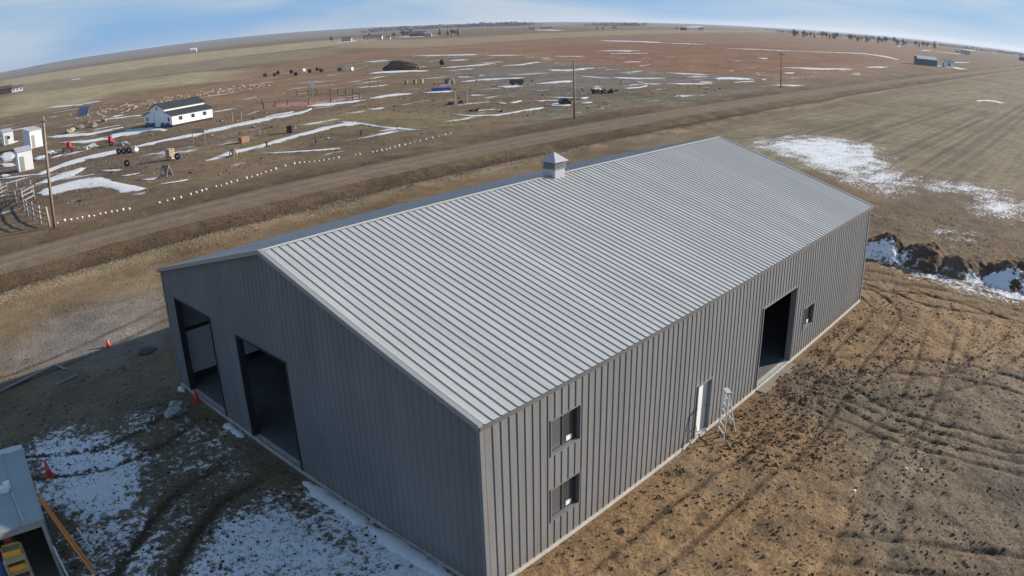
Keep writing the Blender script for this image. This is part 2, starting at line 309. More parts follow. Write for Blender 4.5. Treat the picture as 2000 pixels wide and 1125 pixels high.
def rut_field(x, y):
    x = np.asarray(x, float); y = np.asarray(y, float); sh = x.shape; x = np.atleast_1d(x).ravel(); y = np.atleast_1d(y).ravel(); out = np.zeros(len(x))
    for pts, ga, w in TRACKS:
        P = np.array(pts, float); t = np.linspace(0, len(P) - 1, 40); ext = np.vstack([2 * P[0] - P[1], P, 2 * P[-1] - P[-2]]); k = np.minimum(t.astype(int), len(P) - 2); f = (t - k)[:, None]
        p0, p1, p2, p3 = ext[k], ext[k + 1], ext[k + 2], ext[k + 3]
        C = .5 * (2 * p1 + (p2 - p0) * f + (2 * p0 - 5 * p1 + 4 * p2 - p3) * f ** 2 + (3 * p1 - p0 - 3 * p2 + p3) * f ** 3)
        lo, hi = C.min(0) - 2, C.max(0) + 2; m = np.nonzero((x > lo[0]) & (x < hi[0]) & (y > lo[1]) & (y < hi[1]))[0]
        if not len(m): continue
        px, py = x[m], y[m]; best = np.full(len(m), 1e9); along = np.zeros(len(m)); s0 = 0.0
        for a, b in zip(C[:-1], C[1:]):
            d = b - a; L2 = d @ d; u = np.clip(((px - a[0]) * d[0] + (py - a[1]) * d[1]) / L2, 0, 1); q = np.hypot(px - a[0] - u * d[0], py - a[1] - u * d[1]); n = q < best; best = np.where(n, q, best); along = np.where(n, s0 + u * math.sqrt(L2), along); s0 += math.sqrt(L2)
        wob = .12 * (vnoise(along * .7, along * 0 + ga * 9, 13) - .5)
        e = np.exp(-(np.abs(best - ga / 2 + wob) / w) ** 2) * sstep(0, 1.5, along) * (1 - sstep(s0 - 2, s0, along)) * (.45 + .75 * vnoise(along * .5, along * 0 + 3, 17)) * (.8 + .4 * vnoise(along * 5, best * 3, 18))
        out[m] = np.maximum(out[m], e)
    return np.clip(out, 0, 1).reshape(sh)
XRUTS = [(12.5, 62, 190), (7.5, 66, 260), (5.2, 80, 300), (27.5, 70, 150), (21.0, 78, 200)]      # field tracks along x
XR2 = [(-3.0, -1.6, 30), (-7.5, 2, 34)]
def ground_h(x, y):
    x = np.asarray(x, float); y = np.asarray(y, float)
    r = road_mid(x); d = y - r
    h = 0.25 * np.exp(-(d / 4.2) ** 4)                              # road bed
    h -= 0.45 * np.exp(-((d + 5.6) / 1.9) ** 2) + 0.3 * np.exp(-((d - 4.9) / 1.3) ** 2)
    h += 0.22 * np.exp(-((d + 9.3) / 1.2) ** 2)
    near = np.exp(-np.maximum(0, np.hypot((x - 18) / 36, (y - 14) / 34) - 1) * 3)
    dist_soil = np.clip(sstep(1.0, -1.0, y) + sstep(0.5, -1.5, x) * sstep(24, 20, y) + sstep(30, 32, x) * sstep(12, 4, y), 0, 1)
    off = np.maximum(np.abs(d) - 3.2, 0); vg = sstep(0.2, 1.6, off)
    am = (0.025 + 0.075 * dist_soil) * near * vg
    h += am * (fbm(x * 1.1, y * 1.1, 5, 5) - 0.5) * 2 + am * 0.6 * (fbm(x * 4.2, y * 4.2, 15, 3) - 0.5)
    rough = np.exp(-((x - 15.5) / 5.5) ** 2 - ((y + 3.2) / 1.5) ** 2) + 0.8 * np.exp(-((x - 21.5) / 5) ** 2 - ((y + 1.3) / .9) ** 2)
    h += 0.20 * rough * np.abs(fbm(x * 1.5, y * 1.5, 25, 4) - 0.35)
    h -= 0.075 * rut_field(x, y) * near
    for yy, xa, xb in XR2:
        m = sstep(xa, xa + 2, x) * (1 - sstep(xb - 2, xb, x)); dd = np.minimum(np.abs(y - yy - .9 + .5 * np.sin(x * .3)), np.abs(y - yy + .9 + .5 * np.sin(x * .3)))
        h -= 0.06 * m * np.exp(-(dd / .22) ** 2)
    bld = sstep(-0.55, -0.05, x) * (1 - sstep(BL + 0.05, BL + .55, x)) * sstep(-0.45, -0.05, y) * (1 - sstep(BW + 0.05, BW + .55, y))
    h = h * (1 - bld) - 0.05 * bld
    far = np.hypot(x, y)
    ang = np.arctan2(y, x)
    hill = sstep(3000, 9000, far) * (0.25 + 0.75 * sstep(0.55, 1.2, ang)) * (26 + 40 * fbm(ang * 7, far * 0.0006, 41, 3)) * sstep(0.35, 0.6, ang)
    h = h + hill
    return h

def axis(lo, hi, st, out_lo, out_hi, glo, ghi):
    a = list(np.arange(lo, hi + st * .5, st))
    s = st; v = a[-1]; up_ = []
    while v < out_hi: s *= ghi; v += s; up_.append(v)
    s = st; v = a[0]; dn = []
    while v > out_lo: s *= glo; v -= s; dn.append(v)
    return np.array(dn[::-1] + a + up_)
gx = axis(-14, 34, 0.11, -20000, 58, 1.30, 1.0); gx = np.concatenate([gx[gx < 34], axis(34, 60, .2, 33.9, 32000, 1.3, 1.055)[1:]]); gy = axis(-15, 23, 0.11, -20000, 24, 1.22, 1.0); gy = np.concatenate([gy[gy < 23], axis(23, 50, .2, 22.9, 32000, 1.3, 1.055)[1:]])
X, Y = np.meshgrid(gx, gy); nx, ny = len(gx), len(gy); X = X.ravel(); Y = Y.ravel(); Zg = ground_h(X, Y)
# warp positions so that zone borders wander
D0 = np.hypot(X + 11, Y + 12)
wamp = np.clip(D0 * 0.02, 0.25, 12)
wx = X + wamp * (fbm(X / (wamp * 3), Y / (wamp * 3), 51, 3) - 0.5) * 2.4; wy = Y + wamp * (fbm(X / (wamp * 3), Y / (wamp * 3), 61, 3) - 0.5) * 2.4
K = 0.83       # photographed sunlit colour -> surface colour
GC = np.tile(np.array(lin((122, 104, 86))), (len(X), 1))
def paint(mask, col, a=1.0):
    w = (mask * a)[:, None]; GC[:] = GC * (1 - w) + np.array(lin(col)) * w
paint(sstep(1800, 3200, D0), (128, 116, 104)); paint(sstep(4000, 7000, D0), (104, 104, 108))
JIT = [(0, 0), (1, .4), (-.5, .9), (-.9, -.6), (.4, -1), (.7, 1.2), (-1.3, .2)]
def soft(poly, k=1.0):
    s_ = np.clip(D0 * .022, .35, 9) * k
    return sum(inside(wx + a * s_, wy + b * s_, poly).astype(float) for a, b in JIT) / len(JIT)
for poly, col in ZONES: paint(soft(poly), col)
paint(soft([(60, 40), (900, 46), (1500, -900), (90, -300), (66, -12), (80, 4), (66, 16), (60, 32)]), (135, 123, 103))
dr = wy - road_mid(wx)
paint(sstep(47, 44, wy) * sstep(66, 58, wx), (128, 108, 86))
paint(sstep(1.5, -.5, wy) * sstep(37, 31, wx) * sstep(-1.5, 0, wx), (145, 121, 96))
paint(sstep(1.4, -.4, wx) * sstep(26, 22, wy), (126, 112, 94))
for poly, col in NEAR_ZONES: paint(soft(poly, 1.5), col, 0.8)
verge = sstep(9.5, 8.2, np.abs(dr)); paint(verge * (dr > 0), (110, 93, 75)); paint(verge * (dr < 0) * sstep(-9.4, -8.6, dr), (104, 87, 69))
paint(np.exp(-((dr + 9.6) / 1.2) ** 2), (150, 134, 112), .8); paint(np.exp(-((dr + 5.7) / 1.9) ** 2), (84, 69, 54), .9); paint(np.exp(-((dr - 4.9) / 1.4) ** 2), (84, 70, 56), .9)
rt_m = rut_field(X, Y)
paint(rt_m, (62, 50, 41), .85)
tr_m = np.zeros(len(X))
for yy, xa, xb in XRUTS:
    m = sstep(xa, xa + 8, X) * (1 - sstep(xb - 30, xb, X)); dd = np.minimum(np.abs(Y - yy - 1 - .012 * (X - xa)), np.abs(Y - yy + 1 - .012 * (X - xa))); tr_m = np.maximum(tr_m, m * np.exp(-(dd / np.maximum(.3, D0 * .004)) ** 2))
paint(tr_m, (84, 78, 62), .6)
big = fbm(X / 9, Y / 9, 71, 4); GC *= (0.86 + 0.28 * big)[:, None]; lum = GC @ np.array([.3, .55, .15]); GC = np.clip(lum[:, None] + (GC - lum[:, None]) * 1.2, .005, 1) * np.array([1.01, 1.0, .95])
CLOD_SH = np.clip(sstep(1.0, -.5, Y) * sstep(36, 32, X) + sstep(.5, -1.0, X) * sstep(24, 20, Y) + sstep(30, 32, X) * sstep(30, 20, Y) * sstep(64, 54, X) * .7 + .5 * np.exp(-((dr + 5.9) / 2.2) ** 2), 0, 1)  # where the painted clod shadows darken the soil
SN = np.zeros(len(X))
for poly, v in SNOW_ZONES: SN = np.maximum(SN, soft(poly, 1.6) * v)
SN = np.maximum(SN, .34 * sstep(-.6, -1.6, X) * sstep(20, 17, Y) * sstep(-14, 0, Y)); SN *= 1 - rt_m * .6
RW = sstep(60, 72, X) * (1 - sstep(500, 900, X)) * sstep(41, 38, Y)
idx = np.arange(nx * ny).reshape(ny, nx)
quads = np.stack([idx[:-1, :-1], idx[:-1, 1:], idx[1:, 1:], idx[1:, :-1]], -1).reshape(-1, 4)
def fast_mesh(name, co, faces, k, m, smooth=True):
    me = bpy.data.meshes.new(name); co = np.asarray(co, np.float32); faces = np.asarray(faces, np.int32); nf = len(faces)
    me.vertices.add(len(co)); me.vertices.foreach_set('co', co.ravel())
    me.loops.add(nf * k); me.loops.foreach_set('vertex_index', faces.ravel())
    me.polygons.add(nf); me.polygons.foreach_set('loop_start', np.arange(0, nf * k, k, dtype=np.int32)); me.polygons.foreach_set('loop_total', np.full(nf, k, np.int32))
    me.polygons.foreach_set('use_smooth', np.full(nf, smooth)); me.update(calc_edges=True)
    if m: me.materials.append(m)
    return me
def attr(me, name, vals, typ):
    a = me.attributes.new(name, typ, 'POINT')
    if typ == 'FLOAT_COLOR': a.data.foreach_set('color', np.concatenate([vals, np.ones((len(vals), 1))], 1).astype(np.float32).ravel())
    else: a.data.foreach_set('value', vals.astype(np.float32))

def ground_material(name, snow=True, mott=1.0):
    m = bpy.data.materials.new(name); m.use_nodes = True; t = m.node_tree; b = t.nodes['Principled BSDF']; L = t.links.new
    b.inputs['Roughness'].default_value = 0.92; b.inputs['Specular IOR Level'].default_value = 0.2
    gp = N(t, 'ShaderNodeNewGeometry')
    def noise(scale, detail, rough=.6, vec=None, dist=0.0):
        n = N(t, 'ShaderNodeTexNoise'); n.inputs['Scale'].default_value = scale; n.inputs['Detail'].default_value = detail; n.inputs['Roughness'].default_value = rough; n.inputs['Distortion'].default_value = dist
        L(vec or gp.outputs['Position'], n.inputs['Vector']); return n.outputs['Fac']
    def rng_(v, a, b_, c, d):
        r = N(t, 'ShaderNodeMapRange'); L(v, r.inputs['Value']); r.inputs['From Min'].default_value = a; r.inputs['From Max'].default_value = b_; r.inputs['To Min'].default_value = c; r.inputs['To Max'].default_value = d; return r.outputs['Result']
    def mul(a, c):
        q = N(t, 'ShaderNodeMath', operation='MULTIPLY'); L(a, q.inputs[0]); L(c, q.inputs[1]); return q.outputs[0]
    at = N(t, 'ShaderNodeAttribute', attribute_name='gcol')
    n0 = noise(.045, 6, .62); n1 = noise(.55, 7, .65); n2 = noise(5.5, 6, .68); n3 = noise(24, 3, .6)
    f = mul(mul(rng_(n0, .3, .7, 1 - .26 * mott, 1 + .26 * mott), rng_(n1, .3, .7, .84 - .12 * mott, 1.16 + .12 * mott)), mul(rng_(n2, .3, .7, .66, 1.34), rng_(n3, .3, .7, .82, 1.18)))
    mpn = N(t, 'ShaderNodeMapping'); mpn.inputs['Scale'].default_value = (.035, 1.1, 0); L(gp.outputs['Position'], mpn.inputs['Vector'])
    rw = noise(1.0, 5, .6, mpn.outputs['Vector'], .4); ra = N(t, 'ShaderNodeAttribute', attribute_name='rows')
    rr = rng_(rw, .35, .65, .76, 1.22); mxr = N(t, 'ShaderNodeMix', data_type='FLOAT'); mxr.inputs['A'].default_value = 1.0; L(ra.outputs['Fac'], mxr.inputs['Factor']); L(rr, mxr.inputs['B'])
    f = mul(f, mxr.outputs['Result'])
    ca = N(t, 'ShaderNodeAttribute', attribute_name='clod_shade'); dk = mul(rng_(mul(noise(6.5, 4, .55), rng_(n1, .3, .7, .86, 1.12)), .575, .66, 0, .5), ca.outputs['Fac'])  # dark specks: shadows of small clods painted into the soil colour
    iv = N(t, 'ShaderNodeMath', operation='SUBTRACT'); iv.inputs[0].default_value = 1.0; L(dk, iv.inputs[1]); f = mul(f, iv.outputs[0])
    sc = N(t, 'ShaderNodeVectorMath', operation='SCALE'); L(at.outputs['Color'], sc.inputs[0]); L(f, sc.inputs['Scale'])
    nm = noise(.16, 7, .7, None, .6); m1 = N(t, 'ShaderNodeMix', data_type='RGBA'); L(rng_(nm, .50, .68, 0, .38 * mott), m1.inputs['Factor']); L(sc.outputs['Vector'], m1.inputs['A']); m1.inputs['B'].default_value = (*[v * .8 for v in lin((158, 140, 116))], 1)
    m2 = N(t, 'ShaderNodeMix', data_type='RGBA'); L(rng_(nm, .48, .32, 0, .42 * mott), m2.inputs['Factor']); L(m1.outputs['Result'], m2.inputs['A']); m2.inputs['B'].default_value = (*[v * .8 for v in lin((92, 77, 66))], 1)
    # scattered straw / frost flecks
    fl = rng_(noise(11, 2, .5), .66, .72, 0, .45); mf = N(t, 'ShaderNodeMix', data_type='RGBA'); L(fl, mf.inputs['Factor']); L(m2.outputs['Result'], mf.inputs['A']); mf.inputs['B'].default_value = (*[v * .8 for v in lin((172, 158, 132))], 1)
    col = mf.outputs['Result']
    if snow:
        sa = N(t, 'ShaderNodeAttribute', attribute_name='snow')
        ns = noise(3.4, 9, .78, None, .2); nb = noise(.45, 4, .6)
        ad = N(t, 'ShaderNodeMath', operation='ADD'); L(rng_(ns, .25, .75, -.75, .75), ad.inputs[0]); L(sa.outputs['Fac'], ad.inputs[1])
        ad2 = N(t, 'ShaderNodeMath', operation='ADD'); L(rng_(nb, .3, .7, -.22, .22), ad2.inputs[0]); L(ad.outputs[0], ad2.inputs[1])
        sm = rng_(ad2.outputs[0], .45, .66, 0, 1)
        gate = rng_(sa.outputs['Fac'], .12, .3, 0, 1); sm = mul(sm, gate)
        s2 = N(t, 'ShaderNodeAttribute', attribute_name='drift'); mp2 = N(t, 'ShaderNodeMapping'); mp2.inputs['Rotation'].default_value = (0, 0, R(-20)); mp2.inputs['Scale'].default_value = (.05, .15, 0); L(gp.outputs['Position'], mp2.inputs['Vector'])
        nd = noise(1.0, 8, .68, mp2.outputs['Vector'], .6); dr_ = mul(rng_(nd, .60, .66, 0, .9), s2.outputs['Fac']); mxs = N(t, 'ShaderNodeMath', operation='MAXIMUM'); L(sm, mxs.inputs[0]); L(dr_, mxs.inputs[1]); sm = mxs.outputs[0]
        ms = N(t, 'ShaderNodeMix', data_type='RGBA'); L(sm, ms.inputs['Factor']); L(col, ms.inputs['A']); ms.inputs['B'].default_value = (.82, .82, .83, 1); col = ms.outputs['Result']
        ds = rng_(noise(4.6, 5, .7), .60, .68, 0, .85); md = N(t, 'ShaderNodeMix', data_type='RGBA'); L(mul(ds, sm), md.inputs['Factor']); L(col, md.inputs['A']); md.inputs['B'].default_value = (.045, .038, .03, 1); col = md.outputs['Result']
    L(col, b.inputs['Base Color'])
    bp = N(t, 'ShaderNodeBump'); bp.inputs['Strength'].default_value = 1.0; bp.inputs['Distance'].default_value = .09; L(n2, bp.inputs['Height'])
    L(bp.outputs['Normal'], b.inputs['Normal'])
    return m
gm = ground_material('soil_and_snow')
me = fast_mesh('ground', np.stack([X, Y, Zg], 1), quads, 4, gm); attr(me, 'gcol', GC * K, 'FLOAT_COLOR'); attr(me, 'snow', SN, 'FLOAT'); attr(me, 'rows', RW, 'FLOAT'); attr(me, 'clod_shade', CLOD_SH, 'FLOAT'); attr(me, 'drift', sstep(60, 66, Y) * sstep(330, 240, Y) * sstep(330, 230, X) * sstep(-10, 5, X), 'FLOAT')
ground = tag(link('ground', me), 'brown winter prairie ground with mud and patchy snow', 'ground', kind='structure')

# gravel road: a cambered strip laid on its bed
rx = np.concatenate([np.arange(-60, 120, 1.0), np.geomspace(120, 6000, 120)]); rv = np.linspace(-3.25, 3.25, 19)
RX, RV = np.meshgrid(rx, rv); edge = .35 * (fbm(RX * .35, RV * 0 + 3, 81, 3) - .5) * np.abs(RV) / 3.25
RY = road_mid(RX) + RV + edge * np.sign(RV); RZ = ground_h(RX, RY) + .03 + .05 * (1 - (RV / 3.25) ** 2) - .015 * np.exp(-((np.abs(RV) - 1.1) / .35) ** 2)
ri = np.arange(RX.size).reshape(RX.shape); rq = np.stack([ri[:-1, :-1], ri[:-1, 1:], ri[1:, 1:], ri[1:, :-1]], -1).reshape(-1, 4)
rme = fast_mesh('dirt_road', np.stack([RX.ravel(), RY.ravel(), RZ.ravel()], 1), rq, 4, ground_material('road_gravel', False, .25))
rc = np.tile(np.array(lin((134, 116, 95))) * K, (RX.size, 1)); rc *= (.92 + .24 * np.exp(-((np.abs(RV.ravel()) - 1.1) / .38) ** 2) - .10 * np.exp(-((np.abs(RV.ravel()) - 2.9) / .4) ** 2))[:, None]; attr(rme, 'gcol', rc, 'FLOAT_COLOR'); attr(rme, 'rows', np.full(RX.size, .35), 'FLOAT')
tag(link('dirt_road', rme), 'straight gravel road running past the grey building', 'road', kind='structure')

# old snow lying in strips on the far yard and fields
sv, sf = [], []
for k, s in enumerate(SNOW_STROKES):
    s = np.array(s, float); n = len(s); t = np.linspace(0, n - 1, (n - 1) * 14 + 1); i0 = np.minimum(t.astype(int), n - 2); fr = (t - i0)[:, None]
    P = s[i0] * (1 - fr) + s[i0 + 1] * fr; A = P[:, :2]; B = P[:, 2:]; mid = (A + B) / 2; hv = (A - B) / 2
    taper = np.clip(np.minimum(np.arange(len(P)), np.arange(len(P))[::-1]) / 4.0, .12, 1)[:, None]
    ar = np.concatenate([[0], np.cumsum(np.hypot(*np.diff(mid, axis=0).T))]) / max(.5, float(np.median(np.hypot(*(hv.T)))) * 1.6); j1 = (0.35 + 1.1 * fbm(ar, np.zeros(len(P)) + k * 3.7, 91, 3))[:, None]; j2 = (0.35 + 1.1 * fbm(ar, np.zeros(len(P)) + k * 5.1, 92, 3))[:, None]
    A = mid + hv * taper * j1; B = mid - hv * taper * j2; o = len(sv)
    zc = .05 + .0004 * np.hypot(*mid.T)
    for q in range(len(P)):
        for w in (1.0, .55, 0, -.55, -1.0):
            pt = mid[q] + (A[q] - mid[q]) * max(w, 0) + (B[q] - mid[q]) * max(-w, 0)
            sv.append((pt[0], pt[1], (zc[q] if abs(w) < 1 else .0) + (.05 if w == 0 else 0)))
    for q in range(len(P) - 1):
        for w in range(4): sf.append((o + q * 5 + w, o + (q + 1) * 5 + w, o + (q + 1) * 5 + w + 1, o + q * 5 + w + 1))
snow_m = mat('old_snow', (.66, .65, .65), .85, 0, .12, .8, .3, 3)
sv = np.array(sv); sv[:, 2] += ground_h(sv[:, 0], sv[:, 1])
sm2 = bpy.data.materials.new('broken_snow'); sm2.use_nodes = True; t_ = sm2.node_tree; b_ = t_.nodes['Principled BSDF']; b_.inputs['Base Color'].default_value = (.66, .645, .635, 1); b_.inputs['Roughness'].default_value = .85
ea = N(t_, 'ShaderNodeAttribute', attribute_name='edge'); g_ = N(t_, 'ShaderNodeNewGeometry'); mp_ = N(t_, 'ShaderNodeMapping'); mp_.inputs['Scale'].default_value = (1.1, 1.1, 0); n_ = N(t_, 'ShaderNodeTexNoise'); n_.inputs['Scale'].default_value = .22; n_.inputs['Detail'].default_value = 9; n_.inputs['Roughness'].default_value = .78; n_.inputs['Distortion'].default_value = .5
q_ = N(t_, 'ShaderNodeMath', operation='ADD'); mr_ = N(t_, 'ShaderNodeMapRange'); mr_.inputs['From Min'].default_value = .72; mr_.inputs['From Max'].default_value = .84; tr_ = N(t_, 'ShaderNodeBsdfTransparent'); ms_ = N(t_, 'ShaderNodeMixShader'); l_ = t_.links.new
l_(g_.outputs['Position'], mp_.inputs['Vector']); l_(mp_.outputs['Vector'], n_.inputs['Vector']); l_(n_.outputs['Fac'], q_.inputs[0]); l_(ea.outputs['Fac'], q_.inputs[1]); l_(q_.outputs[0], mr_.inputs['Value']); l_(mr_.outputs['Result'], ms_.inputs['Fac']); l_(tr_.outputs[0], ms_.inputs[1]); l_(b_.outputs[0], ms_.inputs[2]); l_(ms_.outputs[0], t_.nodes['Material Output'].inputs['Surface'])
sme = fast_mesh('snow', sv, sf, 4, sm2); attr(sme, 'edge', np.tile([.12, .36, .46, .36, .12], len(sv) // 5), 'FLOAT')
tag(link('snow', sme), 'thin strips of old snow lying on the far yard', 'snow', kind='stuff')
# ridge of slid-off snow along the shaded gable wall
sv, sf = [], []
for ya_, yb_, x0, wd, hg in ((-0.2, 8.85, -.34, .26, .17), (12.95, 14.75, -.32, .22, .16), (18.7, 19.5, -.25, .2, .22)):
    n = int((yb_ - ya_) / .06); o = len(sv); yy = np.linspace(ya_, yb_, n)
    e = np.clip(np.minimum(np.arange(n), np.arange(n)[::-1]) / 6, .1, 1); jj = .35 + 1.2 * fbm(yy * 2.6, yy * 0, 95, 5)
    for i in range(n):
        for a in np.linspace(0, math.pi, 8):
            sv.append((x0 + wd * e[i] * jj[i] * math.cos(a) * (.8 + .4 * float(vnoise(np.array(yy[i] * 6), np.array(a * 2.0), 3))), yy[i], -.06 + hg * e[i] * jj[i] * math.sin(a)))
    for i in range(n - 1):
        for a in range(7): sf.append((o + i * 8 + a, o + (i + 1) * 8 + a, o + (i + 1) * 8 + a + 1, o + i * 8 + a + 1))
tag(link('snow_ridge', fast_mesh('snow_ridge', sv, sf, 4, snow_m)), 'narrow ridge of snow along the foot of the shaded gable wall', 'snow', kind='stuff')

# clods of turned earth
def clods(name, label, pts, sizes, cols, m):
    base = np.array([(1, 0, 0), (-1, 0, 0), (0, 1, 0), (0, -1, 0), (0, 0, 1), (0, 0, -1)], float)
    fs = np.array([(0, 2, 4), (2, 1, 4), (1, 3, 4), (3, 0, 4), (2, 0, 5), (1, 2, 5), (3, 1, 5), (0, 3, 5)])
    n = len(pts); a = rng.uniform(0, 6.28, n); j = rng.uniform(.55, 1.3, (n, 6, 3)); V = base[None] * j
    V[:, :, 2] *= .6; ca, sa = np.cos(a)[:, None], np.sin(a)[:, None]
    VX = V[:, :, 0] * ca - V[:, :, 1] * sa; VY = V[:, :, 0] * sa + V[:, :, 1] * ca
    P = np.stack([VX, VY, V[:, :, 2]], -1) * sizes[:, None, None] + pts[:, None, :]
    F = (fs[None] + (np.arange(n) * 6)[:, None, None]).reshape(-1, 3)
    me = fast_mesh(name, P.reshape(-1, 3), F, 3, m, False); attr(me, 'gcol', np.repeat(cols, 6, 0), 'FLOAT_COLOR'); attr(me, 'snow', np.zeros(n * 6), 'FLOAT'); attr(me, 'rows', np.zeros(n * 6), 'FLOAT')
    return tag(link(name, me), label, 'soil', kind='stuff')
cp = []
def scat(n, x0, x1, y0, y1, s0, s1, col, dens=None):
    x = rng.uniform(x0, x1, n); y = rng.uniform(y0, y1, n); k = ~((x > -.25) & (x < BL + .2) & (y > -.2) & (y < BW + .2))
    k &= rng.random(n) < (fbm(x * .5, y * .5, 33, 3) * 1.5 - .3)
    x, y = x[k], y[k]; s = s0 + (s1 - s0) * rng.random(len(x)) ** 3
    c = np.array(lin(col))[None] * K * rng.uniform(.6, 1.25, (len(x), 1)); cp.append((np.stack([x, y, ground_h(x, y) + s * .15], 1), s, c))
scat(20000, 0, 32, -15, -.3, .015, .085, (118, 94, 68)); scat(6500, 10, 26, -4.6, -.4, .02, .10, (122, 97, 76)); scat(7000, 30, 58, -14, 14, .02, .09, (110, 92, 74))
scat(7000, -13, -.3, -6, 24, .02, .09, (84, 74, 64)); scat(5000, -12, 40, 20, 42, .02, .09, (124, 104, 80)); scat(5000, -14, 58, 42.5, 48, .03, .13, (96, 80, 62))
clods('soil_clods', 'loose clods of earth on the muddy building site', np.concatenate([c[0] for c in cp]), np.concatenate([c[1] for c in cp]), np.concatenate([c[2] for c in cp]), ground_material('clod_soil', False))

nl = 420; lx_ = rng.uniform(8, 150, nl); ly_ = rng.uniform(68, 175, nl); ls_ = .08 + .32 * rng.random(nl) ** 2.5
lc_ = np.array([lin(((60, 52, 48), (150, 135, 115), (90, 72, 60), (200, 195, 188))[i % 4]) for i in range(nl)]) * K
clods('yard_litter', 'scattered small litter and stones across the far yard', np.stack([lx_, ly_, ground_h(lx_, ly_) + ls_ * .3], 1), ls_, lc_, MATS.setdefault('litter', ground_material('litter', False, .3)))['category'] = 'litter'
# dead grass
def grass(name, label, groups):
    V, C = [], []
    for n, x0, x1, yf, s0, s1, col in groups:
        x = rng.uniform(x0, x1, n); y = yf(x, n); k = rng.random(n) < (fbm(x * .45, y * .45, 37, 3) * 2.2 - .6); x, y = x[k], y[k]; n = len(x)
        h = rng.uniform(s0, s1, n); a = rng.uniform(0, 6.28, n); w = h * .22; z = ground_h(x, y) - .02; le = rng.normal(0, .45, (n, 2)) * h[:, None]
        p0 = np.stack([x - np.cos(a) * w, y - np.sin(a) * w, z], 1); p1 = np.stack([x + np.cos(a) * w, y + np.sin(a) * w, z], 1); p2 = np.stack([x + le[:, 0], y + le[:, 1], z + h], 1)
        V.append(np.stack([p0, p1, p2], 1).reshape(-1, 3)); C.append(np.repeat(np.array(lin(col))[None] * K * rng.uniform(.55, 1.3, (n, 1)), 3, 0))
    V = np.concatenate(V); C = np.concatenate(C); me = fast_mesh(name, V, np.arange(len(V)).reshape(-1, 3), 3, MATS['grass'], False); attr(me, 'gcol', C, 'FLOAT_COLOR')
    return tag(link(name, me), label, 'grass', kind='stuff')
m = bpy.data.materials.new('dry_grass'); m.use_nodes = True; MATS['grass'] = m
a_ = N(m.node_tree, 'ShaderNodeAttribute', attribute_name='gcol'); m.node_tree.links.new(a_.outputs['Color'], m.node_tree.nodes['Principled BSDF'].inputs['Base Color']); m.node_tree.nodes['Principled BSDF'].inputs['Roughness'].default_value = .9
U = lambda lo, hi: (lambda x, n: road_mid(x) + rng.uniform(lo, hi, n))
G_ = lambda mu, sg: (lambda x, n: road_mid(x) + rng.normal(mu, sg, n))
Y_ = lambda lo, hi: (lambda x, n: rng.uniform(lo, hi, n))
grass('dry_grass', 'dead straw-coloured grass along the ditches and rough ground', [
    (50000, -20, 130, G_(-9.4, 1.0), .04, .15, (166, 150, 124)), (30000, -20, 110, U(-8, -3.6), .04, .15, (118, 100, 78)), (24000, -20, 120, U(3.6, 10), .04, .15, (130, 112, 88)),
    (16000, -14, 30, Y_(32, 42), .03, .1, (158, 134, 100)), (14000, -13, -.4, Y_(0, 19), .03, .13, (122, 126, 110)), (7000, 30, 70, Y_(-8, 40), .04, .14, (140, 122, 90)), (12000, 5, 130, Y_(66, 130), .1, .32, (150, 134, 108)), (9000, 5, 130, Y_(66, 140), .1, .3, (84, 72, 60))])
# ---------------------------------------------------------------- the new metal building
m_wall = mat('charcoal_wall_sheet', (.195, .193, .191), .5, .0, .05, 1.2, 0, 20, .35)
m_roof = mat('galvalume_sheet', (.44, .43, .41), .55, .0, .07, 22, .02, 3, .3)
m_trim = mat('grey_trim', (.22, .22, .222), .45, .1, .05)
m_rake = mat('rake_trim', (.38, .375, .36), .4, .3, .06)
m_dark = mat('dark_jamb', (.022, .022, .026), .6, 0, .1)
m_conc = mat('concrete', (.30, .29, .27), .85, 0, .15, 2, .2, 15)
m_floor = mat('slab_floor', (.12, .12, .12), .8, 0, .2, 1)
m_liner = mat('white_liner', (.62, .64, .65), .6, 0, .05)
m_inner = mat('inner_sheet', (.28, .29, .30), .6, 0, .06)
m_white = mat('white_paint', (.78, .78, .76), .5, 0, .04)
m_glass = mat('window_glass', (.05, .052, .056), .12, 0, .05, 2, 0, 20, .5)
m_pane_lit = mat('window_pane_lit', (.10, .10, .10), .35, 0, .05)  # lighter left pane: sunlit tone and reflection painted into its colour
m_post = mat('timber_post', (.10, .08, .06), .8, 0, .2, 4)
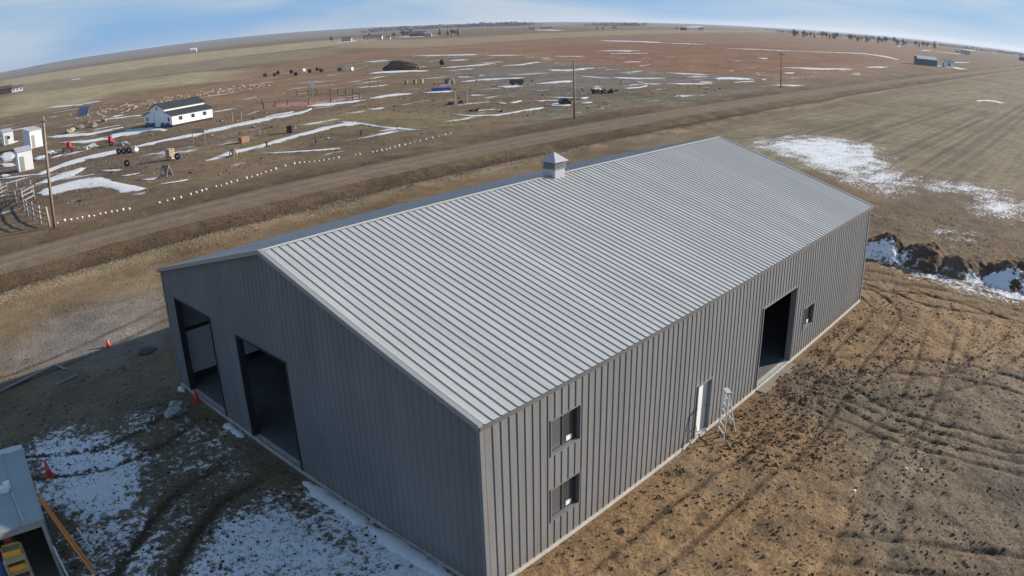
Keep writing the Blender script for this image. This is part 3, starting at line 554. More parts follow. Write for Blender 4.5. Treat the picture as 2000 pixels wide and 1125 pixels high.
for m_, am in ((m_wall, .05), (m_roof, .045)):      # sheet-to-sheet differences
    t_ = m_.node_tree; oi = N(t_, 'ShaderNodeObjectInfo'); r_ = N(t_, 'ShaderNodeMapRange'); r_.inputs['To Min'].default_value = 1 - am; r_.inputs['To Max'].default_value = 1 + am; t_.links.new(oi.outputs['Random'], r_.inputs['Value'])
    b_ = t_.nodes['Principled BSDF']; src = b_.inputs['Base Color'].links[0].from_socket; v_ = N(t_, 'ShaderNodeVectorMath', operation='SCALE'); t_.links.new(src, v_.inputs[0]); t_.links.new(r_.outputs['Result'], v_.inputs['Scale'])
    # streaky dust: noise stretched down the sheet
    ge = N(t_, 'ShaderNodeNewGeometry'); mq = N(t_, 'ShaderNodeMapping'); mq.inputs['Scale'].default_value = (5, .5, .35) if m_ is m_wall else (6, .4, .4); nq = N(t_, 'ShaderNodeTexNoise'); nq.inputs['Scale'].default_value = 1; nq.inputs['Detail'].default_value = 5; rq_ = N(t_, 'ShaderNodeMapRange'); rq_.inputs['From Min'].default_value = .3; rq_.inputs['From Max'].default_value = .7; rq_.inputs['To Min'].default_value = .9; rq_.inputs['To Max'].default_value = 1.08
    t_.links.new(ge.outputs['Position'], mq.inputs['Vector']); t_.links.new(mq.outputs['Vector'], nq.inputs['Vector']); t_.links.new(nq.outputs['Fac'], rq_.inputs['Value']); v2 = N(t_, 'ShaderNodeVectorMath', operation='SCALE'); t_.links.new(v_.outputs['Vector'], v2.inputs[0]); t_.links.new(rq_.outputs['Result'], v2.inputs['Scale']); t_.links.new(v2.outputs['Vector'], b_.inputs['Base Color'])
    if m_ is m_wall:      # mud splashed on the foot of the sheets
        sp = N(t_, 'ShaderNodeSeparateXYZ'); t_.links.new(ge.outputs['Position'], sp.inputs['Vector']); rz_ = N(t_, 'ShaderNodeMapRange'); rz_.inputs['From Min'].default_value = .75; rz_.inputs['From Max'].default_value = .1; t_.links.new(sp.outputs['Z'], rz_.inputs['Value'])
        ns_ = N(t_, 'ShaderNodeTexNoise'); ns_.inputs['Scale'].default_value = 4; ns_.inputs['Detail'].default_value = 6; t_.links.new(ge.outputs['Position'], ns_.inputs['Vector']); mm_ = N(t_, 'ShaderNodeMath', operation='MULTIPLY'); t_.links.new(rz_.outputs['Result'], mm_.inputs[0]); t_.links.new(ns_.outputs['Fac'], mm_.inputs[1]); mk_ = N(t_, 'ShaderNodeMix', data_type='RGBA'); t_.links.new(mm_.outputs[0], mk_.inputs['Factor']); t_.links.new(v2.outputs['Vector'], mk_.inputs['A']); mk_.inputs['B'].default_value = (.20, .155, .11, 1); t_.links.new(mk_.outputs['Result'], b_.inputs['Base Color'])
    nb_ = N(t_, 'ShaderNodeTexNoise'); nb_.inputs['Scale'].default_value = 1.3; bp_ = N(t_, 'ShaderNodeBump'); bp_.inputs['Strength'].default_value = .35; bp_.inputs['Distance'].default_value = .03; t_.links.new(ge.outputs['Position'], nb_.inputs['Vector']); t_.links.new(nb_.outputs['Fac'], bp_.inputs['Height']); t_.links.new(bp_.outputs['Normal'], b_.inputs['Normal'])
B = thing('metal_building', 'long new grey metal building with pale ribbed roof and open doorways', 'building')
PITCH = .3025; RH = .024
def profile(pw, n=3, RH=RH):
    p = [(0.0, 0.0)]; pt = pw / n
    for k in range(n):
        c = pt * (k + .5); p += [(c - .030, 0), (c - .014, RH), (c + .014, RH), (c + .030, 0)]
    return p + [(pw, 0.0)]
def panel_mesh(name, pw, z0, ztop, P, cuts, m):
    """one wall sheet in local coordinates; P maps (u, depth, z); cuts are (u0,u1,z0,z1) holes"""
    pr = profile(pw); us = sorted(set([u for u, _ in pr] + [min(max(c, 0), pw) for q in cuts for c in q[:2]]))
    dep = lambda u: float(np.interp(u, [a for a, _ in pr], [b for _, b in pr]))
    mb = MB()
    for a, b in zip(us[:-1], us[1:]):
        if b - a < 1e-5: continue
        md = (a + b) / 2; iv = [(z0, None)]
        for c0, c1, c2, c3 in sorted(cuts, key=lambda q: q[2]):
            if c0 < md < c1:
                s, _ = iv.pop()
                if c2 > s + 1e-4: iv.append((s, c2))
                iv.append((c3, None))
        for s, e in iv:
            za = ztop(a) if e is None else e; zb = ztop(b) if e is None else e
            mb.add([P(a, dep(a), s), P(b, dep(b), s), P(b, dep(b), zb), P(a, dep(a), za)], [(0, 1, 2, 3)])
    # loose pieces (above and below an opening) become sheets of their own
    key = lambda v: tuple(round(c, 4) for c in v); par = list(range(len(mb.f))); own = {}
    def find(i):
        while par[i] != i: i = par[i]
        return i
    for i, f in enumerate(mb.f):
        ks = [key(mb.v[q]) for q in f]
        for e in zip(ks, ks[1:] + ks[:1]):
            e = tuple(sorted(e))
            if e in own: par[find(i)] = find(own[e])
            own[e] = i
    res = {}
    for i, f in enumerate(mb.f): res.setdefault(find(i), MB()).add([mb.v[q] for q in f], [(0, 1, 2, 3)])
    return [q.mesh(name, m) for q in res.values()]
ROOF_S = (HR - HE) / (BW / 2)
def gable(y): return HE + ROOF_S * min(y, BW - y) - .02
OP_R = [(10.92, 11.90, .08, 2.2), (16.1, 19.6, .12, 3.65), (2.69, 3.96, 3.3, 4.4), (2.69, 3.98, 1.02, 2.12), (20.93, 22.1, 1.2, 2.2)]
OP_F = [(14.95, 18.40, .15, 4.42), (9.18, 12.66, .15, 4.30)]
npan = 33; pw = BL / npan; cache = {}
for side, P0, ops in (('r', lambda u, d, z: (u, -d, z), OP_R), ('l', lambda u, d, z: (u, BW + d, z), [])):
    for k in range(npan):
        u0 = k * pw; cuts = [(a - u0, b - u0, c, d) for a, b, c, d in ops if b > u0 and a < u0 + pw]
        me = cache.get(side) if not cuts else None
        if me is None:
            me = panel_mesh('wall_panel', pw, .10, lambda u: HE - .01, P0, cuts, m_wall)
            if not cuts: cache[side] = me
        for q in me: link('wall_panel', q, B, (u0, 0, 0))
nf = 22; fwid = BW / nf
for xs, P0, ops in ((0, lambda u, d, z: (-d, u, z), OP_F), (BL, lambda u, d, z: (d, u, z), [])):
    for k in range(nf):
        u0 = k * fwid; cuts = [(a - u0, b - u0, c, d) for a, b, c, d in ops if b > u0 and a < u0 + fwid]
        me = panel_mesh('wall_panel', fwid, .10, lambda u, u0=u0: gable(u0 + u), P0, cuts, m_wall)
        for q in me: link('wall_panel', q, B, (xs, u0, 0))
# roof sheets
th = math.atan(ROOF_S); rl = BL + .24; rpw = rl / npan; oh = .14
for sgn in (1, -1):
    mb = MB(); pr = profile(rpw, 3, .027)
    f = (lambda u, d, s: (u, BW / 2 - s * math.cos(th) - d * math.sin(th), HR + .02 - s * math.sin(th) + d * math.cos(th))) if sgn > 0 else (lambda u, d, s: (u, BW / 2 + s * math.cos(th) + d * math.sin(th), HR + .02 - s * math.sin(th) + d * math.cos(th)))
    S = (BW / 2 + oh) / math.cos(th)
    for (a, da), (b, db) in zip(pr[:-1], pr[1:]): mb.add([f(a, da, .0), f(b, db, .0), f(b, db, S), f(a, da, S)], [(0, 1, 2, 3)])
    me = mb.mesh('roof_panel', m_roof)
    for k in range(npan): link('roof_panel', me, B, (-.12 + k * rpw, 0, 0))
    mb = MB(); y_ = lambda s: BW / 2 - sgn * s * math.cos(th)
    # rake trims at both gables and the eave trim
    for x0, x1 in ((-.17, -.03), (BL + .03, BL + .17)):
        z_ = lambda s: HR - s * math.sin(th)
        MB().add([(x0, y_(0), z_(0) + .07), (x1, y_(0), z_(0) + .07), (x1, y_(0), z_(0) - .09), (x0, y_(0), z_(0) - .09), (x0, y_(S), z_(S) + .07), (x1, y_(S), z_(S) + .07), (x1, y_(S), z_(S) - .09), (x0, y_(S), z_(S) - .09)],
                 [(0, 1, 5, 4), (1, 2, 6, 5), (2, 3, 7, 6), (3, 0, 4, 7), (0, 3, 2, 1), (4, 5, 6, 7)]).build('rake_trim', m_rake, B)
    ye = y_(S); MB().box(-.14, BL + .14, min(ye - sgn * .03, ye + sgn * .10), max(ye - sgn * .03, ye + sgn * .10), HE - .14, HE - .025).build('eave_trim', mat('eave_slate', (.12, .122, .122), .5), B)
mb = MB()
for sgn in (1, -1):
    f = lambda u, d, s: (u, BW / 2 - sgn * (s * math.cos(th) + d * math.sin(th)), HR + .02 - s * math.sin(th) + d * math.cos(th))
    mb.add([f(-.18, .045, 0), f(BL + .18, .045, 0), f(BL + .18, .035, .10), f(-.18, .035, .10)], [(0, 1, 2, 3)])
mb.build('ridge_cap', m_roof, B)
for x, y in ((0, 0), (0, BW), (BL, 0), (BL, BW)):
    sx = -1 if x == 0 else 1; sy = -1 if y == 0 else 1
    a, b = sorted((x + sx * .045, x - sx * .10)); c, d = sorted((y + sy * .045, y - sy * .10)); MB().box(a, b, c, d, .1, HE - .03).build('corner_trim', m_trim, B)
# foundation and floor
fm = MB(); fm.box(-.035, BL + .035, -.035, .25, -.4, .10); fm.box(-.035, BL + .035, BW - .25, BW + .035, -.4, .10); fm.box(-.033, .25, .25, BW - .25, -.4, .098); fm.box(BL - .25, BL + .033, .25, BW - .25, -.4, .098)
fm.build('foundation', mat('pale_foundation', (.44, .42, .38), .8, 0, .2, 2), B)
MB().box(.25, BL - .25, .25, BW - .25, -.3, .11).build('floor_slab', m_floor, B)
MB().box(16.1, 19.6, -.5, -.036, -.3, .0).build('door_apron', mat('dusty_concrete', (.27, .22, .16), .9, 0, .25, 2), B)
# inside lining of the far long wall, a dark girt and posts
MB().box(.3, BL - .3, BW - .30, BW - .26, .45, 2.50).build('liner_panel', m_liner, B)
MB().box(.3, BL - .3, BW - .34, BW - .262, 2.50, 2.66).build('girt', m_dark, B)
MB().box(.3, BL - .3, BW - .30, BW - .26, 2.66, HE - .3).build('upper_liner', m_inner, B)
MB().box(.3, BL - .3, BW - .32, BW - .262, .11, .45).build('skirt_board', m_dark, B)
for k in range(1, 10):
    x = k * 3.0
    if k != 6: MB().box(x - .08, x + .08, .27, .45, .11, HE - .2).build('post', m_post, B)
    if k > 1: MB().add([(x - .03, .2, HE - .25), (x + .03, .2, HE - .25), (x + .03, BW / 2, HR - .2), (x - .03, BW / 2, HR - .2), (x - .03, .2, HE - .5), (x + .03, .2, HE - .5), (x + .03, BW / 2, HR - .45), (x - .03, BW / 2, HR - .45)], [(0, 1, 2, 3), (7, 6, 5, 4), (0, 4, 5, 1), (1, 5, 6, 2), (2, 6, 7, 3), (3, 7, 4, 0)]).build('rafter', m_post, B)
# jambs: returns that give every opening its depth
def jamb(fn, a, b, z0, z1, dep, m, name='door_jamb', sill=False, t=.05, out=.045):
    mb = MB()
    def bx(u0, u1, d0, d1, w0, w1):
        p, q = fn(u0, d0), fn(u1, d1); mb.box(min(p[0], q[0]), max(p[0], q[0]), min(p[1], q[1]), max(p[1], q[1]), w0, w1)
    bx(a - t, a, -out, dep, z0, z1 + t); bx(b, b + t, -out, dep, z0, z1 + t); bx(a, b, -out, dep, z1, z1 + t)
    if sill: bx(a - t, b + t, -out, dep, z0 - t, z0)
    return mb.build(name, m, B)
FR = lambda u, d: (u, d); FF = lambda u, d: (d, u)
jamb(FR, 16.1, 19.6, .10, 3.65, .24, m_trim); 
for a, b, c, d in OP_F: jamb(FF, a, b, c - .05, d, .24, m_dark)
# windows: recessed frame, two sliding panes, a small white patch on one pane
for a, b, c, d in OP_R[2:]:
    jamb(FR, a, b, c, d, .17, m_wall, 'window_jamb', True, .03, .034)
    w = MB(); md = (a + b) / 2
    for q in ((a, a + .045, c, d), (b - .045, b, c, d), (a + .045, b - .045, c, c + .045), (a + .045, b - .045, d - .045, d), (md - .025, md + .025, c + .045, d - .045)): w.box(q[0], q[1], .10, .165, q[2], q[3])
    wo_ = w.build('window', mat('window_frame', (.07, .07, .072), .5), B)
    MB().box(a + .045, md - .025, .130, .145, c + .045, d - .045).build('pane', m_pane_lit, wo_); MB().box(md + .025, b - .045, .130, .145, c + .045, d - .045).build('pane', m_glass, wo_)
    MB().box(b - .46, b - .20, .112, .127, c + .06, c + .21).build('white_patch', m_white, wo_)
# side door
jamb(FR, 10.92, 11.90, .10, 2.2, .30, m_trim, 'door_frame')
dl = MB().box(10.92, 11.90, .14, .185, .10, 2.2).build('door', m_white, B); MB().tube((11.78, .07, 1.05), (11.78, .14, 1.05), .03).tube((11.66, .08, 1.05), (11.79, .08, 1.05), .014).build('handle', mat('steel', (.45, .45, .46), .3, .9), dl)
# ridge cupola
cu = thing('cupola', None, None); cu.parent = B; cu.location = (14.6, BW / 2, 0)
a = .34; MB().box(-a, a, -a, a, HR - .2, HR + .32).build('cupola_base', mat('bright_galvanised', (.46, .46, .46), .4, .2, .05), cu)
MB().box(-.37, .37, -.37, .37, HR + .32, HR + .36).box(-.30, .30, -.30, .30, HR + .36, HR + .66).build('louver_box', m_trim, cu)
for k in range(5):
    z = HR + .37 + k * .058; q = .365
    MB().box(-q, q, -q, -.301, z, z + .03).box(-q, q, .301, q, z, z + .03).box(-q, -.301, -.301, .301, z, z + .03).box(.301, q, -.301, .301, z, z + .03).build('louver_slat', m_trim, cu)
e = .47; MB().add([(-e, -e, HR + .66), (e, -e, HR + .66), (e, e, HR + .66), (-e, e, HR + .66), (0, 0, HR + 1.06)], [(0, 3, 2, 1), (0, 1, 4), (1, 2, 4), (2, 3, 4), (3, 0, 4)]).build('cupola_roof', MATS['bright_galvanised'], cu)
# ---------------------------------------------------------------- things near the building
gz = lambda x, y: float(ground_h(x, y))
m_alu = mat('aluminium', (.55, .56, .57), .5, .3, .06)
m_cone = mat('cone_orange', (.72, .10, .06), .55, 0, .1); m_band = mat('cone_band', (.75, .75, .72), .4); m_rub = mat('black_rubber', (.02, .02, .021), .8, 0, .3)
m_wood = mat('weathered_wood', (.26, .20, .14), .85, 0, .25, 5); m_greywood = mat('grey_wood', (.25, .235, .22), .9, 0, .25, 5); m_tan = mat('pale_timber', (.46, .34, .22), .8, 0, .2, 5)
# stepladder
L0 = thing('stepladder', 'silver aluminium stepladder standing beside the white side door', 'ladder', (0, 0, 0))
def seg(a, b, t): return tuple(a[i] + (b[i] - a[i]) * t for i in range(3))
f1, f2, t1, t2 = (11.50, -.95, -.02), (12.00, -.42, -.02), (11.90, -.78, 1.80), (12.14, -.52, 1.80); g1, g2 = (12.42, -.98, -.02), (12.82, -.52, -.02)
for a_, b_ in ((f1, t1), (f2, t2)): MB().bar(a_, b_, .05, .03).build('rail', m_alu, L0)
for a_, b_ in ((g1, t1), (g2, t2)): MB().bar(a_, b_, .04, .025).build('rear_leg', m_alu, L0)
for k in range(1, 7): MB().bar(seg(f1, t1, k / 7), seg(f2, t2, k / 7), .05, .02).build('step', m_alu, L0)
for k in (2, 4.5): MB().bar(seg(g1, t1, k / 7), seg(g2, t2, k / 7), .04, .025).build('brace', m_alu, L0)
MB().bar(seg(t1, t2, -.12), seg(t1, t2, 1.12), .20, .06).build('top_cap', m_alu, L0)
# traffic cones
def cone(label, x, y, h=.72, tilt=(0, 0)):
    o = thing('traffic_cone', label, 'traffic cone', (x, y, gz(x, y) - .02), random.uniform(0, 1), 'orange traffic cones'); o.rotation_euler = (tilt[0], tilt[1], .4)
    MB().box(-.19, .19, -.19, .19, 0, .04).build('cone_base', m_cone, o); b = MB().lathe([(.15, .04), (.035, h), (.02, h)], 16).build('cone_body', m_cone, o, True)
    MB().lathe([(.096, h * .50), (.068, h * .72)], 16).build('reflective_band', m_band, o, True)
cone('red traffic cone standing alone on the wet grey ground past the gable end', -1.1, 27.0, .52); cone('red traffic cone in the snow beside the small grey shed', -7.8, 16.0, .74, (.05, -.06)); cone('orange traffic cone at the sill of the left gable doorway', -.25, 17.4, .62)
# concrete lump
def lump(name, label, cat, x, y, rx_, ry_, rz_, m, seed=0, sub=3, rough=.5, kind=None, grp=None):
    bm = bmesh.new(); bmesh.ops.create_icosphere(bm, subdivisions=sub, radius=1); co = np.array([v.co[:] for v in bm.verts])
    d = 1 + rough * (fbm(co[:, 0] * 1.6 + seed * 7.1, co[:, 1] * 1.6 + co[:, 2] * 2.3, seed, 4) - .5) * 2
    for v, k in zip(bm.verts, d): v.co = Vector((v.co.x * rx_ * k, v.co.y * ry_ * k, max(v.co.z, -.25) * rz_ * k))
    me = bpy.data.meshes.new(name); bm.to_mesh(me); bm.free(); me.materials.append(m)
    o = link(name, me, None, (x, y, gz(x, y)), random.uniform(0, 6)); tag(o, label, cat, grp, kind); return o
lump('rubble_heap', 'pale frosty heap of rubble in front of the left gable doorway', 'rubble', -1.35, 17.1, .62, .42, .42, mat('frosty_rubble', (.32, .35, .34), .9, 0, .45, 6, .6, 10), 3, 4, .6)
lump('debris_bundle', 'dark scrap bundle lying on the wet ground near the gable corner', 'debris', .25, 24.6, .55, .35, .22, mat('dark_scrap', (.10, .08, .08), .9, 0, .5, 8), 8, 3, .7)
for k, (x, y) in enumerate(((13.6, -7.6), (14.0, -8.1), (11.2, -6.4))): lump('white_stone', ('white stone lying on the tan clay, %s' % ('farther of the close pair', 'nearer of the close pair', 'lying by itself')[k]), 'stone', x, y, .11, .08, .07, mat('chalky_stone', (.6, .56, .48), .9), 20 + k, 2, .4)
# planks and poles lying about
def plank(label, a, b, w, h, m, name='plank'):
    mb = MB(); a = Vector((*a, 0)); b = Vector((*b, 0)); c = (a + b) / 2; zz = max(gz(a.x, a.y), gz(b.x, b.y), gz(c.x, c.y)) + h / 2 + .01
    o = mb.bar(a - c, b - c, w, h).build(name, m); o.location = (c.x, c.y, zz); tag(o, label, 'plank')
plank('long pale plank lying at the edge of the dark mud left of the building', (-8.6, 25.6), (-4.2, 26.9), .16, .06, m_greywood); plank('short plank lying across the end of the long pale plank', (-4.3, 26.9), (-4.0, 25.8), .15, .05, m_greywood); plank('grey plank on the dark mud between the shed and the long plank', (-5.0, 24.3), (-3.7, 24.6), .14, .05, m_greywood)
plank('thin pale stick in the weeds right of the orange stepladder', (-8.0, 11.8), (-7.2, 10.9), .06, .05, m_tan, 'stick')

# ---- small shed at the lower left, open front towards the drone
SH = thing('tool_shed', 'small open-fronted shed with grey-green metal roof in the shade', 'shed', (-9.4, 9.15, 0), R(-7))
m_sroof = mat('grey_green_roof', (.31, .345, .34), .5, .2, .06, 1.5); m_swall = mat('shed_plywood', (.33, .31, .28), .8, 0, .15, 3)
sw, sdp, sh_ = 3.1, 5.15, 2.32
for k in range(4):
    x1 = .06 - k * .80; MB().add([(x1 - .79, -.12, sh_ + .06), (x1, -.12, sh_ + .06), (x1, sdp + .1, sh_ + .02), (x1 - .79, sdp + .1, sh_ + .02), (x1 - .79, -.12, sh_), (x1, -.12, sh_), (x1, sdp + .1, sh_ - .04), (x1 - .79, sdp + .1, sh_ - .04)], [(0, 1, 2, 3), (7, 6, 5, 4), (0, 4, 5, 1), (1, 5, 6, 2), (2, 6, 7, 3), (3, 7, 4, 0)]).build('roof_panel', m_sroof, SH)
    MB().bar((x1 - .005, -.1, sh_ + .075), (x1 - .005, sdp + .08, sh_ + .035), .03, .03).build('roof_seam', m_sroof, SH)
MB().box(-.05, 0, 0, sdp, 0.05, sh_ - .05).build('side_wall', m_swall, SH); MB().box(-sw, -sw + .05, 0, sdp, 0.05, sh_ - .05).build('side_wall', m_swall, SH); MB().box(-sw + .05, -.05, sdp - .05, sdp, .05, sh_ - .05).build('back_wall', m_swall, SH)
MB().box(-sw, 0.02, -.08, .02, sh_ - .20, sh_ - .02).build('front_fascia', m_swall, SH); MB().box(-sw, 0.0, -1.3, sdp - .05, -.1, .05).build('floor', mat('dusty_boards', (.22, .2, .16), .9, 0, .2, 4), SH)
MB().box(-.11, .015, -.03, .07, .05, sh_ - .2).build('corner_post', m_swall, SH)
nn = 40; xs_ = np.linspace(.04, -sw, nn); dd_ = .18 + .30 * fbm(xs_ * 2.3, xs_ * 0, 77, 4); hh_ = .05 + .10 * fbm(xs_ * 3.1, xs_ * 0 + 4, 78, 3); rs = MB()
rs.add([(x, sdp + .12 - d * t, sh_ + (.0 if t in (0, 1) else .03) + h * math.sin(math.pi * t)) for x, d, h in zip(xs_, dd_, hh_) for t in (0, .25, .5, .75, 1)], [(i * 5 + j, i * 5 + j + 1, i * 5 + j + 6, i * 5 + j + 5) for i in range(nn - 1) for j in range(4)])
rs.build('roof_snow', snow_m, SH, True, False)
MB().box(-1.12, -.80, 2.15, 2.42, sh_ + .04, sh_ + .22).box(-.95, -.72, 2.28, 2.55, sh_ + .04, sh_ + .26).build('roof_vent', m_white, SH)
MB().bar((-.74, 2.2, sh_ + .065), (-.60, .05, sh_ + .085), .02, .015).build('roof_cord', m_white, SH)
def local(x, y): c, s = math.cos(R(-7)), math.sin(R(-7)); return (-9.4 + x * c - y * s, 9.15 + x * s + y * c)
# shelf of crates in the shed mouth
sx, sy = local(-1.28, -.35); RK = thing('shelf_rack', 'wooden shelf rack of crates in the mouth of the small shed', 'shelf', (sx, sy, .05), R(-7))
for x in (-.34, .34):
    for y in (-.4, .3): MB().box(x - .03, x + .03, y - .03, y + .03, 0, 1.75).build('upright', m_tan, RK)
for z in (.3, .75, 1.2, 1.62): MB().box(-.36, .36, -.43, .33, z, z + .035).build('shelf', m_tan, RK)
m_yel = mat('yellow_plastic', (.80, .40, .04), .5, 0, .08); m_red = mat('red_plastic', (.45, .04, .04), .5, 0, .1); m_blue = mat('blue_tarp', (.06, .13, .30), .6, 0, .2)
def crate(label, x, y, z, m, s=(.3, .22, .2)):
    px, py = local(x, y); o = thing('crate', label, 'crate', (px, py, z), R(-7) + random.uniform(-.1, .1), 'crates on the shelf rack'); a, b, h = s
    MB().box(-a, a, -b, b, 0, .02).build('crate_base', m, o)
    for q in ((-a, a, -b, -b + .02), (-a, a, b - .02, b), (-a, -a + .02, -b + .021, b - .021), (a - .02, a, -b + .021, b - .021)): MB().box(*q, .021, h).build('crate_side', m, o)
    MB().box(-a + .03, a - .03, -b + .03, b - .03, .021, h * .7).build('crate_contents', m_wood, o)
crate('yellow crate on the top shelf of the rack in the shed', -1.28, -.30, 1.71, m_yel); crate('yellow crate in front on the third shelf of the rack', -1.26, -.46, 1.29, m_yel); crate('pale crate on the second shelf of the rack in the shed', -1.26, -.46, .84, mat('tan_plastic', (.5, .38, .2), .6), (.3, .22, .18))
px, py = local(-1.3, .35); lump('red_bundle', 'red bundle behind the crates under the shed roof', 'bundle', px, py, .22, .2, .25, m_red, 30, 3, .4).location.z = 1.9
bx_ = MB().box(-.17, .17, -.15, .15, 0, 1.7).build('locker', m_swall); px, py = local(-1.3, .35); bx_.location = (px, py, .05); tag(bx_, 'narrow plywood locker behind the crate rack in the shed', 'locker')
px, py = local(-1.82, .25); lump('blue_tarp', 'blue tarpaulin heap left of the crate rack', 'tarpaulin', px, py, .24, .34, 1.35, m_blue, 31, 3, .3)
# leaning boards and orange stepladder outside the shed wall
a0, b0 = local(.95, -.25); a1, b1 = local(.10, 1.35); OL = thing('leaning_ladder', 'orange fibreglass ladder leaning on the shed wall', 'ladder', (0, 0, 0)); m_or = mat('orange_fibreglass', (.78, .26, .05), .5, 0, .1)
a2, b2 = local(1.0, .15); a3, b3 = local(.12, 1.7)
for q in (((a0, b0, .0), (a1, b1, 2.25)), ((a2, b2, 0), (a3, b3, 2.25))): MB().bar(*q, .08, .05).build('rail', m_or, OL)
for k in range(1, 9): MB().bar(seg((a0, b0, 0), (a1, b1, 2.25), k / 9), seg((a2, b2, 0), (a3, b3, 2.25), k / 9), .04, .04).build('rung', m_or, OL)
px, py = local(.12, -.12); o = MB().add([(-.02, -.16, .1), (.03, -.16, .1), (.03, .16, .1), (-.02, .16, .1), (-.10, -.18, 1.25), (-.06, -.18, 1.25), (-.06, .12, 1.3), (-.10, .12, 1.3)], [(0, 3, 2, 1), (4, 5, 6, 7), (0, 1, 5, 4), (1, 2, 6, 5), (2, 3, 7, 6), (3, 0, 4, 7)]).build('leaning_board', m_white); o.location = (px, py, .0); o.rotation_euler.z = R(-7); tag(o, 'white board leaning on the front corner of the shed', 'board')
px, py = local(1.25, 1.0); o = MB().bar((0, 0, 0), (-.22, .35, .9), .05).build('stake', m_white); o.location = (px, py, gz(px, py) - .02); tag(o, 'thin white stake in the weeds by the orange ladder', 'stake')

# ---- piles of dug earth with snow behind the building's far corner
def pile(label, x, y, rx_, ry_, h, seed, rz=0.0):
    n = 70; u = np.linspace(-1.25, 1.25, n); U_, V_ = np.meshgrid(u, u); rr = np.hypot(U_, V_) + .75 * (fbm(U_ * 1.7 + seed, V_ * 1.7, seed, 4) - .5)
    H = h * np.clip(1 - rr ** 1.3, -.12, None) * (.8 + .5 * fbm(U_ * 2.6, V_ * 2.6 + seed, seed + 3, 4)); H += (.30 * h * (fbm(U_ * 4.5, V_ * 4.5, seed + 9, 2) - .5) + .14 * h * (fbm(U_ * 13, V_ * 13, seed + 12, 3) - .5)) * sstep(0, .25, H)
    c, s = math.cos(rz), math.sin(rz); lx = U_ * rx_ * c - V_ * ry_ * s; ly = U_ * rx_ * s + V_ * ry_ * c
    sn = np.clip(.95 * sstep(-.05, -.75, lx / rx_) + .1, 0, .9) * (fbm(U_ * 2.2 + 5, V_ * 2.2, seed + 20, 4) * 2.4 - .55) * sstep(-.3, .0, 1.2 - rr)
    gcol = np.array(lin((98, 79, 62)))[None] * K * (.7 + .7 * fbm(U_ * 3, V_ * 3, seed + 30, 3).ravel())[:, None]
    i_ = np.arange(n * n).reshape(n, n); q = np.stack([i_[:-1, :-1], i_[:-1, 1:], i_[1:, 1:], i_[1:, :-1]], -1).reshape(-1, 4)
    me = fast_mesh('earth_pile', np.stack([lx.ravel(), ly.ravel(), H.ravel()], 1), q, 4, gm); attr(me, 'gcol', gcol, 'FLOAT_COLOR'); attr(me, 'snow', sn.ravel(), 'FLOAT'); attr(me, 'rows', np.zeros(n * n), 'FLOAT')
    o = link('earth_pile', me, None, (x, y, gz(x, y) - .02)); tag(o, label, 'earth pile', 'piles of dug earth past the far corner')
pile('dark earth pile with snow nearest the far corner of the building', 40.8, 1.6, 2.6, 2.5, 1.25, 101, .3); pile('snow-streaked earth pile, second from the building corner', 40.8, -1.2, 2.7, 2.4, 1.2, 111, -.2)
pile('broad earth pile with a white snow foot, third from the building', 40.6, -4.2, 2.6, 2.5, 1.0, 121, .1); pile('earth pile with snow at the right edge of the view', 41.4, -7.7, 3.0, 2.7, 1.3, 131, .2)

# ---- utility poles along the far side of the road
def pole(label, x, y, h, lean=0.0, arm=True):
    o = thing('utility_pole', label, 'utility pole', (x, y, gz(x, y) - .1), 0, 'utility poles along the road'); o.rotation_euler = (0, lean, 0)
    MB().tube((0, 0, 0), (0, 0, h + .1), .17, .11, 10).build('pole_shaft', mat('pole_wood', (.27, .20, .14), .85, 0, .2, 3), o, True)
    if arm:
        MB().box(-.06, .06, -1.1, 1.1, h - .45, h - .33).build('crossarm', m_wood, o)
        for q in (-1.0, -.5, .5, 1.0): MB().lathe([(.05, h - .33), (.06, h - .25), (.03, h - .16)], 8, (0, q, 0)).build('insulator', m_greywood, o)
pole('weathered utility pole by the corral at the left', 4.84, 61.04, 10.4, .035); pole('utility pole beyond the road behind the roof cupola', 82.1, 61.98, 9.0, 0, False); pole('farthest utility pole, right of the middle of the road', 167.5, 65.1, 8.8)
# ---- white markers in a row
mk = MB().lathe([(.10, -.05), (.15, .04), (.13, .17), (.06, .24)], 9).mesh('marker_stone', mat('white_marker', (.75, .73, .68), .8, 0, .1), True)
for x, y in MARKERS:
    o = link('marker_stone', mk, None, (x, y, gz(x, y)), random.uniform(0, 3)); k = random.uniform(.6, .95); o.scale = (k, k, k * random.uniform(.7, 1.3)); tag(o, 'small white marker stone in the row along the far side of the road', 'marker stone', 'white marker stones along the road')
# ---------------------------------------------------------------- the yard beyond the road
m_bwhite = mat('barn_white', (.80, .80, .78), .6, 0, .04); m_broof = mat('barn_dark_roof', (.035, .036, .042), .7, 0, .12); m_bdoor = mat('barn_blue_door', (.05, .09, .20), .6, 0, .1); m_win = mat('dark_window', (.03, .035, .045), .2); m_skirt = mat('dark_skirt', (.04, .035, .03), .9)
